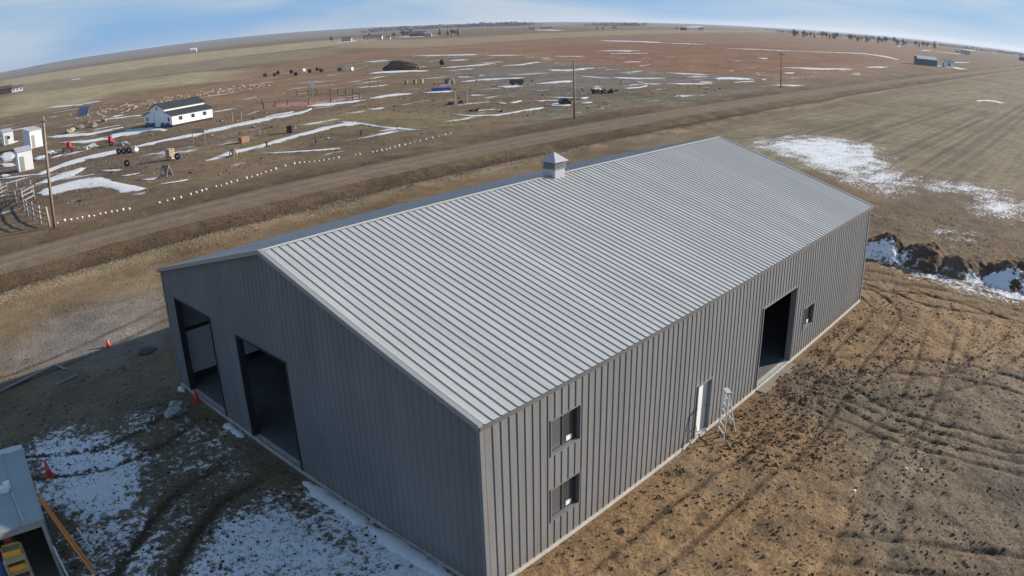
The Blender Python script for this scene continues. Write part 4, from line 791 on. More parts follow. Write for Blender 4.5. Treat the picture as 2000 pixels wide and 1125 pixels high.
# monitor barn: tall nave, two lean-to aisles
BN = thing('monitor_barn', 'white barn with raised dark centre roof and two low side aisles', 'barn', (45.5, 127.0, 0), R(9.8))
bl, bw = 9.6, 10.6; n0, n1 = 2.6, 8.0; zs = .45
MB().prism([(0.0, zs), (0.0, 2.25), (n0 - .01, 2.95), (n0 - .01, zs)], 0, bl, 'x').build('aisle_wall', m_bwhite, BN); MB().prism([(bw, zs), (bw, 2.25), (n1 + .01, 2.95), (n1 + .01, zs)], 0, bl, 'x').build('aisle_wall', m_bwhite, BN)
MB().prism([(n0, zs), (n0, 3.55), ((n0 + n1) / 2, 4.45), (n1, 3.55), (n1, zs)], -.06, bl + .02, 'x').build('nave_wall', m_bwhite, BN)
MB().prism([(n0 - .25, 3.44), ((n0 + n1) / 2, 4.45), (n1 + .25, 3.44), (n1 + .25, 3.54), ((n0 + n1) / 2, 4.58), (n0 - .25, 3.54)], -.3, bl + .3, 'x').build('nave_roof', m_broof, BN)
MB().prism([(-.3, 2.18), (n0 - .02, 2.96), (n0 - .02, 3.05), (-.3, 2.27)], -.25, bl + .25, 'x').build('aisle_roof', m_broof, BN); MB().prism([(bw + .3, 2.18), (n1 + .02, 2.96), (n1 + .02, 3.05), (bw + .3, 2.27)], -.25, bl + .25, 'x').build('aisle_roof', m_broof, BN)
MB().box(.05, bl - .05, .05, bw - .05, -.1, zs).build('skirting', m_skirt, BN)
MB().box(-.12, -.061, 4.3, 6.2, .05, 2.9).build('sliding_door', m_bwhite, BN); MB().box(-.10, -.061, 6.25, 6.36, .6, 2.9).build('door_track', m_win, BN)
for y0, y1 in ((2.75, 4.1), (6.45, 7.9), (8.3, 9.9), (.8, 2.3)): MB().box(-.09, -.062 if n0 < y0 < n1 else -.02, y0, y1, .02, .85).build('stall_door', m_bdoor, BN)
MB().box(-.09, -.062, 5.05, 5.55, 3.25, 3.95).build('loft_door', m_win, BN)
for y in (1.2, 9.3): MB().box(-.04, -.005, y - .3, y + .3, 1.1, 1.85).build('window', m_win, BN)
for x in (2.0, 4.9, 7.7):
    w = MB().box(x - .5, x + .5, -.05, -.005, 1.05, 1.95).build('window', m_bwhite, BN); MB().box(x - .38, x + .38, -.07, -.052, 1.15, 1.85).build('pane', m_win, w)
def hut(label, x, y, rz, L, Wd, h, roof=.35, port=False, m=None):
    o = thing('white_hut', label, 'hut', (x, y, gz(x, y) - .03), rz, 'white huts at the left edge of the yard'); m = m or m_bwhite
    MB().prism([(0, 0), (Wd, 0), (Wd, h + roof), (0, h)], 0, L, 'x').build('hut_wall', m, o)
    MB().prism([(-.12, h - .02), (Wd + .12, h + roof + .03), (Wd + .12, h + roof + .12), (-.12, h + .07)], -.12, L + .12, 'x').build('hut_roof', mat('hut_roof', (.45, .46, .48), .6), o)
    MB().box(.3, 1.0, -.03, -.003, .1, h * .75).build('hut_door', m_swall, o)
    if port: MB().lathe([(.36, 0), (.36, .04)], 14).build('porthole', m_win, o).matrix_local = Matrix.Translation((L * .5, -.003, h * .55)) @ Matrix.Rotation(R(90), 4, 'X')
    return o
hut('white hut with a round black porthole, farthest of the left huts', 18.3, 160.0, R(-4), 2.3, 5.0, 2.7, .3, True); hut('tall white hut with grey end wall, middle of the left huts', 20.2, 140.2, R(8), 2.6, 4.2, 3.3, .4); hut('nearest white hut at the left, above the corral', 11.2, 108.6, R(-3), 2.4, 2.8, 3.0, .35)
# corral of grey timber by the first pole
CR = thing('timber_corral', 'grey weathered timber corral of posts and rails at the left edge', 'fence', (0, 0, 0))
cpst = [(4.65, 62.4), (4.25, 64.6), (4.15, 67.4), (4.2, 70.5), (4.55, 74.1), (5.2, 77.8), (7.2, 80.2), (7.4, 82.6), (4.8, 79.6), (3.6, 80.4), (2.3, 81.4), (5.0, 86.5), (3.2, 84.2), (1.0, 82.6), (.2, 79.0), (-.6, 75.4), (4.5, 88.0), (6.2, 86.0)]
for i, (x, y) in enumerate(cpst):
    h = 1.5 + .5 * random.random(); MB().tube((x, y, -.1), (x + random.uniform(-.08, .08), y, h), .13, .10, 7).build('post', m_tan if i < 2 else m_greywood, CR, True)
for i in list(range(0, 7)) + [8, 9, 11, 12, 13, 14]:
    a_, b_ = cpst[i], cpst[i + 1]
    for z in (.5, 1.05, 1.5): MB().bar((*a_, z + random.uniform(-.05, .05)), (*b_, z + random.uniform(-.05, .05)), .09, .13).build('rail', m_greywood, CR)
# leafless shrubs growing through the corral
def shrub(label, x, y, h, seed):
    rs = random.Random(seed); o = thing('bare_shrub', label, 'shrub', (x, y, gz(x, y) - .05), rs.uniform(0, 6), 'leafless shrubs by the corral'); st = MB(); tw = MB()
    for k in range(7):
        a = rs.uniform(0, 6.28); tip = Vector((math.cos(a) * h * .4, math.sin(a) * h * .4, h * rs.uniform(.6, 1))); st.tube((0, 0, 0), tip, .035, .012, 5)
        for q in range(9):
            b0 = tip * rs.uniform(.35, 1); tw.tube(b0, b0 + Vector((rs.gauss(0, .25), rs.gauss(0, .25), rs.uniform(.1, .5))) * h * .4, .014, .005, 4)
    st.add(tw.v, tw.f); st.build('branches', mat('shrub_bark', (.16, .13, .125), .9, 0, .2), o)
for k, (x, y, h) in enumerate(((6.4, 83.0, 2.4), (4.3, 73.5, 1.9), (4.6, 86.0, 2.6), (7.8, 84.5, 2.2), (4.3, 79.5, 1.8))): shrub(('leafless shrub in the middle of the clump behind the corral', 'leafless shrub nearest the pole, by the near corral posts', 'leftmost and tallest leafless shrub behind the corral', 'rightmost leafless shrub behind the corral', 'low leafless shrub at the left edge among the corral rails')[k], x, y, h, 40 + k)
# fence of dark posts round the pinkish paddock
PF = thing('paddock_fence', 'fence of dark posts around the small pinkish paddock', 'fence', (0, 0, 0)); m_dp = mat('dark_post', (.07, .055, .05), .9)
near_ = [(68.6, 132.2), (71.4, 132.2), (74.3, 132.0), (77.0, 127.8), (79.8, 123.6), (83.8, 121.3), (87.8, 124.4)]; far_ = [(94.6, 136.1), (94.2, 138.5), (93.7, 141.0), (93.3, 143.6), (91.7, 146.8), (90.4, 148.8), (88.9, 151.6), (73.5, 141.6)]
ring = near_ + far_
for x, y in ring: MB().tube((x, y, -.1), (x, y, 1.35), .11, .09, 6).build('post', m_dp, PF)
for a_, b_ in zip(ring, ring[1:] + ring[:1]):
    MB().bar((*a_, .9), (*b_, .9), .03, .03).build('wire', m_dp, PF)
# far dark and pale bales
bale_m = MB().tube((-.6, 0, .68), (.6, 0, .68), .70, .70, 14).mesh('bale', mat('dark_bale', (.05, .042, .035), .95, 0, .4, 4)); bale_w = MB().tube((-.6, 0, .68), (.6, 0, .68), .70, .70, 14).mesh('bale', mat('white_bale', (.72, .70, .66), .8))
for i, (x, y) in enumerate([(135.9, 250.4), (137.3, 245.0), (145.3, 256.7), (148.7, 251.8), (138.4, 232.1), (149.9, 240.3), (158.4, 248.0), (151.6, 234.8), (155.3, 228.4), (152.4, 249.0), (161.9, 234.0), (157.3, 224.0)]):
    o = link('bale', bale_m if i < 9 else bale_w, None, (x, y, gz(x, y)), random.uniform(0, 3)); w = i < 9; tag(o, 'dark round bale in the scattered row before the straw field' if w else 'white wrapped bale in the scattered row before the straw field', 'bale', 'dark bales' if w else 'white bales')
# targets, crates, tyres and sawhorses of the obstacle yard
def frame_box(name, label, cat, x, y, rz, L, Wd, h, m, top=None):
    """open timber crate: posts, slats, top"""
    o = thing(name, label, cat, (x, y, gz(x, y) - .02), rz)
    for sx in (-1, 1):
        for sy in (-1, 1): MB().box(sx * L / 2 - .05, sx * L / 2 + .05, sy * Wd / 2 - .05, sy * Wd / 2 + .05, 0, h).build('upright', m, o)
    for k in range(4):
        z = h * (.08 + .23 * k)
        for sy in (-1, 1): MB().box(-L / 2 - .051, L / 2 + .051, sy * (Wd / 2 + .05), sy * (Wd / 2 + .08), z, z + h * .17).build('slat', m, o)
        for sx in (-1, 1): MB().box(*sorted((sx * (L / 2 + .052), sx * (L / 2 + .08))), -Wd / 2, Wd / 2, z, z + h * .17).build('slat', m, o)
    MB().box(-L / 2 - .1, L / 2 + .1, -Wd / 2 - .1, Wd / 2 + .1, h, h + .06).build('lid', top or m, o)
    return o
frame_box('tall_crate', 'tall pale wooden crate standing alone below the barn', 'crate', 28.3, 87.1, .3, .8, .8, 1.45, m_tan); frame_box('low_crate', 'low wooden crate with reddish side right of the barn', 'crate', 41.1, 89.5, .2, 1.3, .7, .85, mat('reddish_wood', (.36, .20, .12), .8)); frame_box('black_crate', 'black box standing between the two long snow strips', 'box', 50.2, 91.1, .5, .8, .8, 1.05, m_dp)
def tyre(label, x, y, z=.42, ax='x', rz=0., m=None, grp=None):
    o = thing('tyre', label, 'tyre', (x, y, gz(x, y)), rz, grp); MB().torus((0, 0, z), .32, .14, ax, 18, 8).build('tread', m_rub, o, True); 
    if ax != 'z': MB().lathe([(.2, 0), (.2, .05)], 12).build('hub', m or m_band, o).matrix_local = Matrix.Translation((0, 0, z)) @ (Matrix.Rotation(R(90), 4, 'Y') if ax == 'x' else Matrix.Rotation(R(90), 4, 'X'))
    return o
tyre('upright tyre with pale hub at the foot of the tall crate', 28.9, 86.0, .44, 'x', .8); tyre('lone upright tyre with pale hub left of the A-frame', 22.7, 89.3, .44, 'x', .9)
for k, (x, y) in enumerate(((26.4, 103.6), (27.0, 103.0), (27.7, 102.5))): tyre(('upright tyre at the left end of the tyre row by the snow strip', 'middle upright tyre of the row by the snow strip', 'upright tyre at the right end of the tyre row by the snow strip')[k], x, y, .46, 'x', .8, None, 'tyre row')
for k, (x, y) in enumerate(((80.7, 82.9), (81.6, 82.6))): tyre(('left tyre lying flat by the looped snow track', 'right tyre lying flat by the looped snow track')[k], x, y, .16, 'z', 0)
BR_ = thing('white_barrel', 'white barrel lying at the right end of the tyre row', 'barrel', (28.6, 102.0, gz(28.6, 102)), .7); MB().tube((-.5, 0, .33), (.5, 0, .33), .32, .32, 12).build('barrel_body', m_white, BR_, True); MB().torus((-.25, 0, .33), .325, .02, 'x', 14, 5).torus((.25, 0, .33), .325, .02, 'x', 14, 5).build('hoop', m_band, BR_)
def aframe(label, x, y, w, h, rz, m, name='a_frame'):
    o = thing(name, label, 'obstacle', (x, y, gz(x, y) - .03), rz)
    for sx in (-1, 1):
        for yy in (-w / 2, w / 2): MB().bar((sx * h * .48, yy, 0), (0, yy, h), .10, .08).build('leg', m, o)
        for k in range(4):
            t0 = .12 + .22 * k; MB().add([(sx * h * .48 * (1 - t0), -w / 2, h * t0), (sx * h * .48 * (1 - t0), w / 2, h * t0), (sx * h * .48 * (1 - t0 - .19), w / 2, h * (t0 + .19)), (sx * h * .48 * (1 - t0 - .19), -w / 2, h * (t0 + .19)), (sx * (h * .48 * (1 - t0) + .04), -w / 2, h * t0), (sx * (h * .48 * (1 - t0) + .04), w / 2, h * t0), (sx * (h * .48 * (1 - t0 - .19) + .04), w / 2, h * (t0 + .19)), (sx * (h * .48 * (1 - t0 - .19) + .04), -w / 2, h * (t0 + .19))], [(0, 1, 2, 3), (7, 6, 5, 4), (0, 4, 5, 1), (1, 5, 6, 2), (2, 6, 7, 3), (3, 7, 4, 0)]).build('board', m, o) if sx > 0 or k < 1 else None
    MB().box(-.05, .05, -w / 2 - .05, w / 2 + .05, h - .04, h + .05).build('ridge_bar', m, o)
aframe('grey wooden A-frame standing below the tall crate', 22.5, 74.6, 1.0, 1.35, .5, m_greywood); aframe('small pinkish wooden A-frame on the long snow strip', 34.1, 79.4, .7, .95, .5, mat('pink_wood', (.42, .30, .26), .8))
def stump(label, x, y, h, m):
    o = thing('stump_post', label, 'post', (x, y, gz(x, y) - .05), random.uniform(0, 3), 'short posts in the yard'); MB().tube((0, 0, 0), (0, 0, h), .13, .12, 8).build('post_shaft', m, o); MB().box(-.30, .30, -.11, .11, h, h + .09).build('cap_board', m, o)
stump('short dark post with cap board at the lower edge of the long snow strip', 40.5, 81.6, .62, m_dp); stump('short dark post left of the snow fork', 45.8, 77.3, .62, m_dp); stump('short dark post with cap board just below the snow fork', 53.2, 77.0, .66, m_dp)
def board_sign(label, x, y, rz, w, hb, h, mb_, mp_, name='board_on_posts', lo=None):
    o = thing(name, label, 'board', (x, y, gz(x, y) - .05), rz)
    for sx in (-1, 1): MB().tube((sx * w * .46, 0, 0), (sx * w * .46, 0, h), .07, .06, 7).build('post', mp_, o)
    lo = h - hb if lo is None else lo
    for k in range(2): MB().box(-w / 2, w / 2, -.10, -.07, lo + k * hb / 2 + .01, lo + (k + 1) * hb / 2 - .01).build('board', mb_, o)
    return o
board_sign('pale wooden board raised on two posts right of the barn', 37.1, 96.6, R(-45), 2.1, .7, 2.45, m_tan, m_greywood); board_sign('pair of white upright boards on a post beyond the paddock', 89.8, 145.6, R(-45), 1.1, 1.6, 3.5, m_white, m_dp, 'target_boards')
board_sign('dark post frame with a low yellow crossbar near the earth mound', 109.3, 147.5, R(-45), 2.4, .3, 2.3, mat('yellow_bar', (.65, .45, .10), .6), m_dp, 'yellow_goal', .35)
board_sign('thin tan goal posts right of the barn, above the snow strip', 54.2, 116.7, R(-45), 1.9, .12, 2.1, m_tan, m_tan, 'goal_posts', 1.9)
GP = thing('tall_post', 'tall pale post above the looped snow track, left of the pair', 'post', (88.0, 94.6, 0), 0, None); MB().tube((0, 0, -.1), (0, 0, 2.7), .10, .08, 8).build('post_shaft', m_tan, GP); MB().box(-.2, .2, -.2, .2, 2.6, 2.75).build('post_cap', m_dp, GP)
GP = thing('tall_post', 'tall pale post above the looped snow track, right of the pair', 'post', (90.4, 94.0, 0), 0, None); MB().tube((0, 0, -.1), (0, 0, 2.2), .10, .08, 8).build('post_shaft', m_tan, GP); MB().box(-.15, .15, -.15, .15, 2.15, 2.3).build('post_cap', m_greywood, GP)
lump('scrap_heap', 'small dark scrap heap at the foot of the left tall post', 'scrap', 87.0, 94.6, .8, .5, .55, mat('rusty_scrap', (.12, .07, .05), .9, 0, .4, 4), 61, 3, .6); lump('scrap_heap', 'small dark scrap heap between the two tall posts', 'scrap', 89.6, 94.7, .5, .45, .6, MATS['dark_scrap'], 62, 3, .6)
# panel on posts, red machines
SP = thing('tilted_panel', 'tilted blue-grey panel on posts beyond the white huts', 'panel', (41, 172.5, 0), R(-45)); MB().add([(-1.5, -.9, 2.0), (1.5, -.9, 2.0), (1.5, 1.1, 3.9), (-1.5, 1.1, 3.9), (-1.5, -.95, 2.08), (1.5, -.95, 2.08), (1.5, 1.05, 3.98), (-1.5, 1.05, 3.98)], [(0, 1, 2, 3), (7, 6, 5, 4), (0, 4, 5, 1), (1, 5, 6, 2), (2, 6, 7, 3), (3, 7, 4, 0)]).build('panel_sheet', mat('panel_blue', (.16, .20, .28), .3, .2), SP)
for sx in (-1.2, 1.2): MB().bar((sx, .6, 0), (sx, .6, 3.4), .12).build('post', m_greywood, SP)
MB().box(-1.6, 1.6, -.7, -.5, .25, .6).build('low_plank', m_tan, SP)
def implement(label, x, y, rz, sc):
    o = thing('farm_implement', label, 'farm machine', (x, y, gz(x, y) - .02), rz, 'red farm machines'); o.scale = (sc,) * 3; mr_ = mat('implement_red', (.48, .035, .05), .5, 0, .1)
    MB().bar((-1.0, 0, .7), (1.2, 0, .7), .16).build('drawbar', mr_, o); MB().bar((-.6, -.9, .8), (-.6, .9, .8), .2).build('cross_beam', mr_, o); MB().box(-.35, .15, -.35, .35, .8, 1.75).build('hopper', mr_, o)
    for sy in (-.95, .95): MB().torus((-.6, sy, .45), .33, .12, 'y', 14, 6).build('wheel', m_rub, o, True)
    for k in range(5): MB().bar((-.95, -.8 + k * .4, .75), (-1.15, -.8 + k * .4, .1), .06).build('tine', m_greywood, o)
    MB().bar((.15, 0, 1.5), (1.1, .2, 1.55), .12).build('chute', mat('pink_chute', (.6, .25, .25), .6), o)
implement('red farm machine nearest the huts, left of the barn', 22.9, 120.3, .7, 1.0); implement('red farm machine close to the barn door', 29.5, 117.3, 2.4, .95)
for k, (x, y) in enumerate(((20.2, 124.0), (25.4, 119.4), (27.1, 121.0), (31.3, 114.9))): lump('junk_pile', ('frosty junk pile left of the nearer red machine', 'junk pile between the two red machines', 'snowy junk pile behind the gap of the two red machines', 'frosty green junk pile right of the second red machine')[k], 'junk', x, y, 1.2, .8, .55, mat('frosty_junk', (.34, .35, .33), .9, 0, .55, 2.5), 70 + k, 3, .7)
# earth mound, tank, trough, container, snowed-in car, scrap
def mound(name, label, x, y, rx_, ry_, h, seed, rz, col, cat='earth mound'):
    m_ = mat(name + '_soil%d' % seed, tuple(v * K for v in lin(col)), .95, 0, .3, .6); o = lump(name, label, cat, x, y, rx_, ry_, h, m_, seed, 4, .45); o.rotation_euler.z = rz; return o
mound('earth_mound', 'brown earth mound in the far yard with snow at its foot', 160, 197.5, 6.5, 3.4, 3.0, 81, -.75, (104, 86, 72)); mound('grey_mound', 'pale grey gravel mound behind the blue trough', 121.5, 132.5, 1.7, 1.3, 1.7, 83, 0, (128, 124, 116), 'gravel mound')
TK = thing('dark_tank', 'dark round tank on legs right of the earth mound', 'tank', (174.6, 193.5, 0), R(45)); MB().tube((-.9, 0, 1.75), (.9, 0, 1.75), .95, .95, 14).build('tank_drum', mat('tank_brown', (.05, .03, .03), .7), TK, True)
for sx in (-.6, .6):
    for sy in (-.6, .6): MB().bar((sx, sy, 0), (sx, sy * .7, 1.1), .12).build('leg', m_dp, TK)
TR = thing('blue_trough', 'long blue trough half buried in snow in the far yard', 'trough', (106.0, 118.4, 0), R(-40)); m_tb = mat('trough_blue', (.04, .07, .38), .5, 0, .15)
for q in ((-2.2, 2.2, -.5, -.42), (-2.2, 2.2, .42, .5), (-2.2, -2.12, -.419, .419), (2.12, 2.2, -.419, .419)): MB().box(*q, 0, .75).build('trough_side', m_tb, TR)
MB().box(-2.12, 2.12, -.42, .42, .05, .5).build('trough_fill', mat('trough_ice', (.25, .30, .33), .5), TR)
CN = thing('dark_trailer', 'dark box trailer with a snow bank in front', 'trailer', (124.8, 112.9, 0), R(-48)); MB().box(-1.6, 1.6, -.8, .8, .45, 1.5).build('trailer_box', mat('dark_green_box', (.06, .07, .07), .6, 0, .2), CN); MB().box(-1.65, 1.65, -.85, .85, 1.5, 1.56).build('trailer_roof', m_greywood, CN); MB().box(1.605, 1.63, -.6, .6, .5, 1.4).build('trailer_door', m_dp, CN)
for sx in (-.9, .9):
    for sy in (-.85, .85): MB().torus((sx, sy, .36), .25, .10, 'y', 12, 6).build('wheel', m_rub, CN, True)
CA = thing('snowed_in_car', 'dark car half buried in snow left of the middle pole', 'car', (97.0, 75.9, -.05), R(-30)); m_car = mat('car_dark', (.03, .035, .035), .35, .2, .1)
MB().prism([(-1.0, .3), (1.0, .3), (1.02, .75), (.55, .85), (.30, 1.28), (-.55, 1.28), (-.85, .85), (-1.02, .8)], -.62, .62, 'y').build('car_body', m_car, CA); MB().prism([(-.72, .86), (.44, .86), (.26, 1.2), (-.52, 1.2)], -.64, .64, 'y').build('side_window', m_win, CA); MB().prism([(.56, .86), (.32, 1.26), (.34, 1.28), (.60, .88)], -.5, .5, 'y').build('windscreen', m_win, CA)
for sx in (-.62, .62):
    for sy in (-.6, .6): MB().torus((sx, sy, .3), .2, .09, 'y', 12, 6).build('wheel', m_rub, CA, True)
for sy in (-.45, .45): MB().box(1.0, 1.035, sy - .12, sy + .12, .58, .70).build('headlight', m_band, CA)
SC = thing('scrap_pile', 'tangled black scrap pile beyond the middle utility pole', 'scrap pile', (119.8, 84.4, 0), R(-35))
for k in range(34):
    a_ = Vector((random.gauss(0, 1.9), random.gauss(0, .7), random.uniform(0, .35))); b_ = a_ + Vector((random.uniform(-1.6, 1.6), random.uniform(-.8, .8), random.uniform(-.1, .9))); b_.z = max(b_.z, .05)
    MB().bar(a_, b_, random.uniform(.08, .25)).build('scrap_beam', m_dp if k % 3 else m_rub, SC)
for k in range(4): MB().torus((random.gauss(0, 1.4), random.gauss(0, .5), .45), .34, .14, 'xyz'[k % 3], 12, 6).build('scrap_tyre', m_rub, SC, True)
for k, (x, y, s) in enumerate(((121.2, 142.6, .5), (119.2, 143.0, .45), (117.0, 143.8, .4))): frame_box('small_stack', ('rightmost of three small stacks below the earth mound', 'middle of three small stacks below the earth mound', 'leftmost of three small stacks below the earth mound')[k], 'stack', x, y, .4, .6, .5, .8 + s * .5, m_tan if k == 0 else m_wood)
for k, (x, y) in enumerate(((39.5, 160), (36.8, 163), (44.6, 168), (33.4, 158))): lump('brush_pile', ('pale brush pile right below the tilted panel', 'pale brush pile left of the tilted panel', 'brush pile right of the tilted panel', 'brush pile leftmost near the tilted panel')[k], 'brush', x, y, 1.3, .8, .8, mat('brush', (.30, .24, .17), .95, 0, .5, 2), 85 + k, 3, .8)
# bales of straw strewn in the strip behind the barn
sb = MB(); 
for i in range(240):
    t = random.random(); x = 48 + 62 * t + random.gauss(0, 3); y = 196 + 10 * t + random.gauss(0, 7); s = random.uniform(.12, .42); sb.bar((x - s, y - s * .4, .2), (x + s, y + s * .4, .2 + s * .3), s * .5)
tag(sb.build('straw_litter', mat('straw', (.33, .26, .19), .95, 0, .3)), 'pale straw litter strewn in the strip behind the barn', 'straw', kind='stuff')
# ---------------------------------------------------------------- far farms and trees
m_pink = mat('pinkish_siding', (.46, .36, .33), .8, 0, .06); m_cream = mat('cream_siding', (.62, .55, .48), .8); m_rdroof = mat('brown_roof', (.16, .10, .09), .8); m_fgrey = mat('blue_grey_sheet', (.17, .20, .25), .6); m_pale = mat('pale_sheet', (.62, .62, .60), .6)
def house(name, label, x, y, rz, L, Wd, h, rh, mw, mroof, mend=None, wins=3, cat='building', z=None, group=None):
    o = thing(name, label, cat, (x, y, gz(x, y) - .1), rz, group)
    MB().prism([(-Wd / 2, 0), (-Wd / 2, h), (0, h + rh), (Wd / 2, h), (Wd / 2, 0)], 0, L, 'x').build('wall', mw, o)
    if mend: MB().prism([(-Wd / 2, .1), (-Wd / 2, h - .05), (0, h + rh - .05), (Wd / 2, h - .05), (Wd / 2, .1)], L + .01, L + .08, 'x').build('end_wall', mend, o)
    MB().prism([(-Wd / 2 - .4, h - .1), (0, h + rh + .02), (Wd / 2 + .4, h - .1), (Wd / 2 + .4, h + .15), (0, h + rh + .3), (-Wd / 2 - .4, h + .15)], -.3, L + .3, 'x').build('roof', mroof, o)
    for k in range(wins):
        xx = L * (k + .5) / wins; MB().box(xx - .6, xx + .6, -Wd / 2 - .06, -Wd / 2 - .01, h * .4, h * .75).build('window', m_win, o)
    MB().box(-.07, -.01, -Wd * .18, Wd * .18, 0, h * .8).build('door', m_win, o)
    return o
house('grey_shed', 'blue-grey gabled shed beside the road far to the right', 446, 98, R(-60), 12, 9, 3.6, 1.5, m_fgrey, m_pale, m_pale, 0); house('pale_shed', 'small pale shed just right of the blue-grey gabled shed', 459, 84, R(-60), 6, 6, 3.4, .8, m_pale, m_fgrey, None, 1)
house('far_farmhouse', 'low pale farmhouse beyond the blue-grey shed', 1095, 190, R(-60), 14, 8, 3.5, 2.0, m_pale, m_rdroof); house('far_barn', 'dark barn at the right edge of the horizon', 1322, 128, R(-80), 16, 10, 4, 2, m_rdroof, m_dp)
house('pink_farmhouse', 'pinkish house at the left end of the big far farm', 604, 866, R(-45), 13, 8, 4, 2.2, m_pink, m_rdroof); house('long_barn', 'long cream barn in the big far farm', 640, 866, R(-45), 26, 10, 4, 2.6, m_cream, m_rdroof, None, 6); house('white_granary', 'small white granary in the big far farm', 626, 797, R(-45), 5, 4, 3, 1.2, m_bwhite, m_rdroof, None, 1)
house('red_barn', 'dark red barn among trees in the big far farm', 724, 868, R(-45), 24, 12, 5, 3, mat('barn_red', (.20, .09, .08), .8), m_rdroof, None, 4); house('cream_house', 'cream house right of the trees in the big far farm', 700, 808, R(-45), 10, 7, 4.5, 2, m_cream, m_pink, None, 3); house('white_cabin', 'tiny white cabin at the right end of the big far farm', 722, 780, R(-45), 4.5, 4, 3, 1.2, m_bwhite, m_bwhite, None, 1)
house('horizon_farm', 'low farm with snow in front on the middle horizon', 1127, 968, R(-50), 22, 9, 3.6, 2, m_pale, m_dp); house('horizon_house', 'small white house on the middle horizon', 1250, 890, R(-52), 9, 7, 4, 2, m_bwhite, m_rdroof, None, 2); house('horizon_barn', 'white barn on the horizon right of the middle', 1500, 838, R(-58), 12, 9, 5, 2, m_bwhite, m_dp, None, 2); house('horizon_shed', 'dark shed on the horizon left of the white barn', 1480, 872, R(-58), 14, 8, 4, 2, m_rdroof, m_dp, None, 2)
house('left_farmhouse', 'white farmhouse at the far left edge of the fields', 108, 612, R(-10), 9, 8, 3, 1.6, m_bwhite, m_rdroof, None, 3); house('left_barn', 'dark barn left of the white farmhouse at the far left', 95.5, 600, R(-10), 10, 9, 4, 2, m_dp, m_dp, None, 2); house('ridge_house', 'tiny white house on the pale strip at the left horizon', 690, 1560, R(-30), 14, 10, 6, 3, m_bwhite, m_bwhite, None, 1)
# trees: trunk, limbs and a crown of many twig clumps
def tree_meshes(seed, h, r, conifer, col):
    rs = np.random.default_rng(seed); tr = MB(); tr.tube((0, 0, 0), (0, 0, h * .55), h * .035, h * .018, 7)
    for k in range(6):
        a = rs.uniform(0, 6.28); z = h * rs.uniform(.25, .5); tr.tube((0, 0, z), (math.cos(a) * r * .6, math.sin(a) * r * .6, z + h * .25), h * .014, h * .005, 5)
    n = 420; V = []
    for i in range(n):
        if conifer: z = h * rs.uniform(.08, 1) ; q = r * (1.02 - z / h) * math.sqrt(rs.uniform(.2, 1)) ; a = rs.uniform(0, 6.28); p = np.array((q * math.cos(a), q * math.sin(a), z))
        else:
            d = rs.normal(0, 1, 3); d /= np.linalg.norm(d); c = np.array(((-.35, 0, .55), (.35, .2, .62), (0, -.3, .72), (.1, .1, .85))[i % 4]); p = np.array((c[0] * r, c[1] * r, c[2] * h)) + d * np.array((r * .62, r * .62, h * .2)) * rs.uniform(.3, 1) ** .5
        s = h * rs.uniform(.03, .075); e1 = rs.normal(0, 1, 3); e1 /= np.linalg.norm(e1); e2 = np.cross(e1, rs.normal(0, 1, 3)); e2 /= np.linalg.norm(e2); V += [p - e1 * s, p + e1 * s * .8 + e2 * s * .3, p + e2 * s * 1.1]
    m_ = mat('foliage_%d' % seed, col, .9, 0, .35, .6)
    return tr.mesh('trunk', mat('bark', (.10, .08, .065), .9), True), fast_mesh('crown', np.array(V), np.arange(len(V)).reshape(-1, 3), 3, m_, False)
TM = [tree_meshes(1, 10, 4.2, False, (.075, .055, .05)), tree_meshes(2, 9, 4.6, False, (.06, .055, .045)), tree_meshes(3, 11, 3.0, True, (.03, .04, .028)), tree_meshes(4, 7, 3.6, False, (.10, .065, .06))]
def tree(label, x, y, kind, sc, group, name='bare_tree'):
    o = thing(name, label, 'tree', (x, y, gz(x, y) - .1), random.uniform(0, 6), group); o.scale = (sc * random.uniform(.9, 1.2),) * 2 + (sc * random.uniform(.85, 1.15),)
    link('trunk', TM[kind][0], o); link('crown', TM[kind][1], o)
random.seed(21)
for x, y, k, sc in ((738, 900, 3, 1.4), (745, 890, 0, 1.0), (730, 880, 3, 1.3), (752, 878, 0, .9), (716, 872, 3, 1.3), (708, 884, 0, .9), (660, 880, 0, .8), (596, 880, 0, .9), (618, 868, 3, .9)): tree('bare reddish-brown tree in the windbreak of the big far farm', x, y, k, sc, 'trees of the big far farm')
for x, y, k, sc in ((741, 822, 2, .85), (747, 812, 2, .7), (722, 776, 1, .95), (727, 770, 2, .8), (716, 764, 1, .9)): tree('dark evergreen tree at the right end of the big far farm', x, y, k, sc, 'evergreens of the big far farm', 'evergreen_tree')
for i in range(34):
    t = i / 33; a = Vector((1372, 566)); b = Vector((1452, 318)); q = a.lerp(b, t) + Vector((random.gauss(0, 6), random.gauss(0, 5))); tree('dark tree in the long windbreak on the right horizon', q.x, q.y, (2, 1, 0)[i % 3], random.uniform(.75, 1.35), 'windbreak trees on the right horizon', 'windbreak_tree')
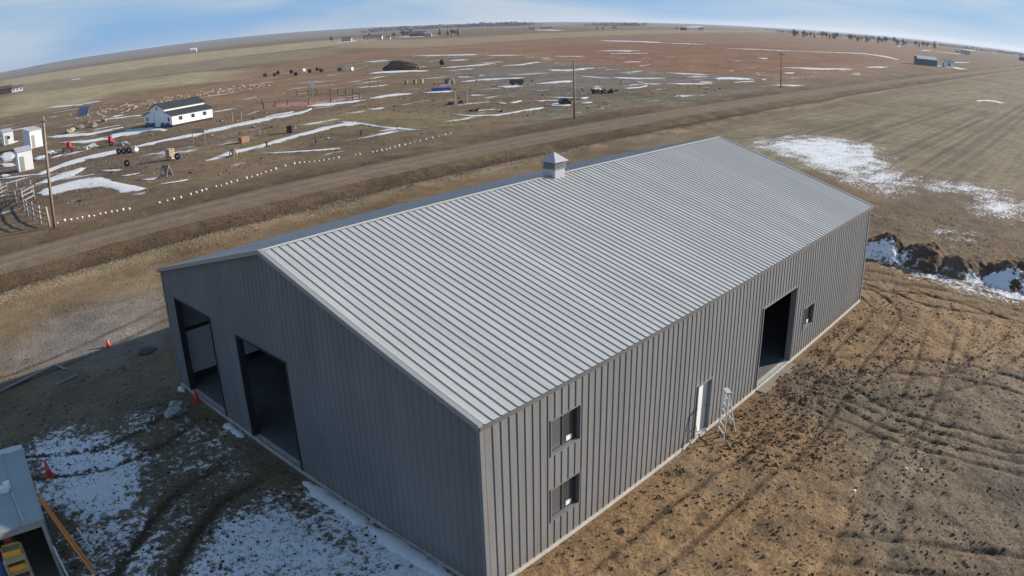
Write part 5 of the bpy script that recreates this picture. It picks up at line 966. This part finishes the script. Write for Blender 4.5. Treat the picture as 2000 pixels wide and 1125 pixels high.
for x, y, k, sc, lb in ((1118, 985, 1, .8, 'by the low farm on the middle horizon'), (1132, 990, 2, .6, 'by the low farm on the middle horizon'), (1478, 880, 1, .8, 'beside the dark shed on the horizon'), (1240, 905, 1, .7, 'by the small white house on the middle horizon'), (1236, 915, 2, .6, 'by the small white house on the middle horizon'), (1105, 196, 1, .6, 'by the low pale farmhouse at the right'), (103, 622, 0, .6, 'by the dark barn at the far left'), (112, 626, 1, .55, 'behind the white farmhouse at the far left')): tree('small dark tree ' + lb, x, y, k, sc, 'trees ' + lb)
def far_wood(label, pts, h, n, seed):
    rs = np.random.default_rng(seed); V = []; P = np.array(pts, float)
    t = rs.uniform(0, len(P) - 1.001, n); i = t.astype(int); f = (t - i)[:, None]; Q = P[i] * (1 - f) + P[i + 1] * f + rs.normal(0, 25, (n, 2)); z = np.asarray(ground_h(Q[:, 0], Q[:, 1])); hh = h * (.5 + .8 * fbm(Q[:, 0] * .01, Q[:, 1] * .01, seed, 3))
    for k in range(n):
        s = hh[k] * rs.uniform(.2, .4); p = np.array((*Q[k], z[k] + rs.uniform(0, hh[k]))); V += [p + rs.normal(0, s, 3) * (1, 1, .6) for _ in range(3)]
    tag(link('far_wood', fast_mesh('far_wood', np.array(V), np.arange(len(V)).reshape(-1, 3), 3, mat('far_wood', (.085, .09, .10), .95, 0, .3, .02), False)), label, 'wood', kind='stuff')
far_wood('dark wood on the horizon above the big far farm', [(2050, 2750), (2600, 2650), (2900, 2550)], 16, 2500, 5); far_wood('thin dark wood on the right horizon past the windbreak', [(2300, 1000), (2500, 560), (2700, 100), (2800, -120)], 9, 4000, 6); far_wood('short dark wood on the middle horizon', [(2500, 1900), (2650, 1740)], 12, 900, 7)
# ---------------------------------------------------------------- thin winter haze over the plain
hm = bpy.data.materials.new('haze'); hm.use_nodes = True; ht = hm.node_tree; ht.nodes.clear(); ho = N(ht, 'ShaderNodeOutputMaterial'); hv_ = N(ht, 'ShaderNodeVolumePrincipled'); hv_.inputs['Color'].default_value = (.80, .88, 1.0, 1); hv_.inputs['Density'].default_value = 0.00006; hv_.inputs['Anisotropy'].default_value = 0.2
ht.links.new(hv_.outputs['Volume'], ho.inputs['Volume'])
tag(MB().box(-21500, 34500, -21500, 34500, -1.6, 110).build('haze', hm), 'thin winter haze over the plain', 'haze', kind='stuff')
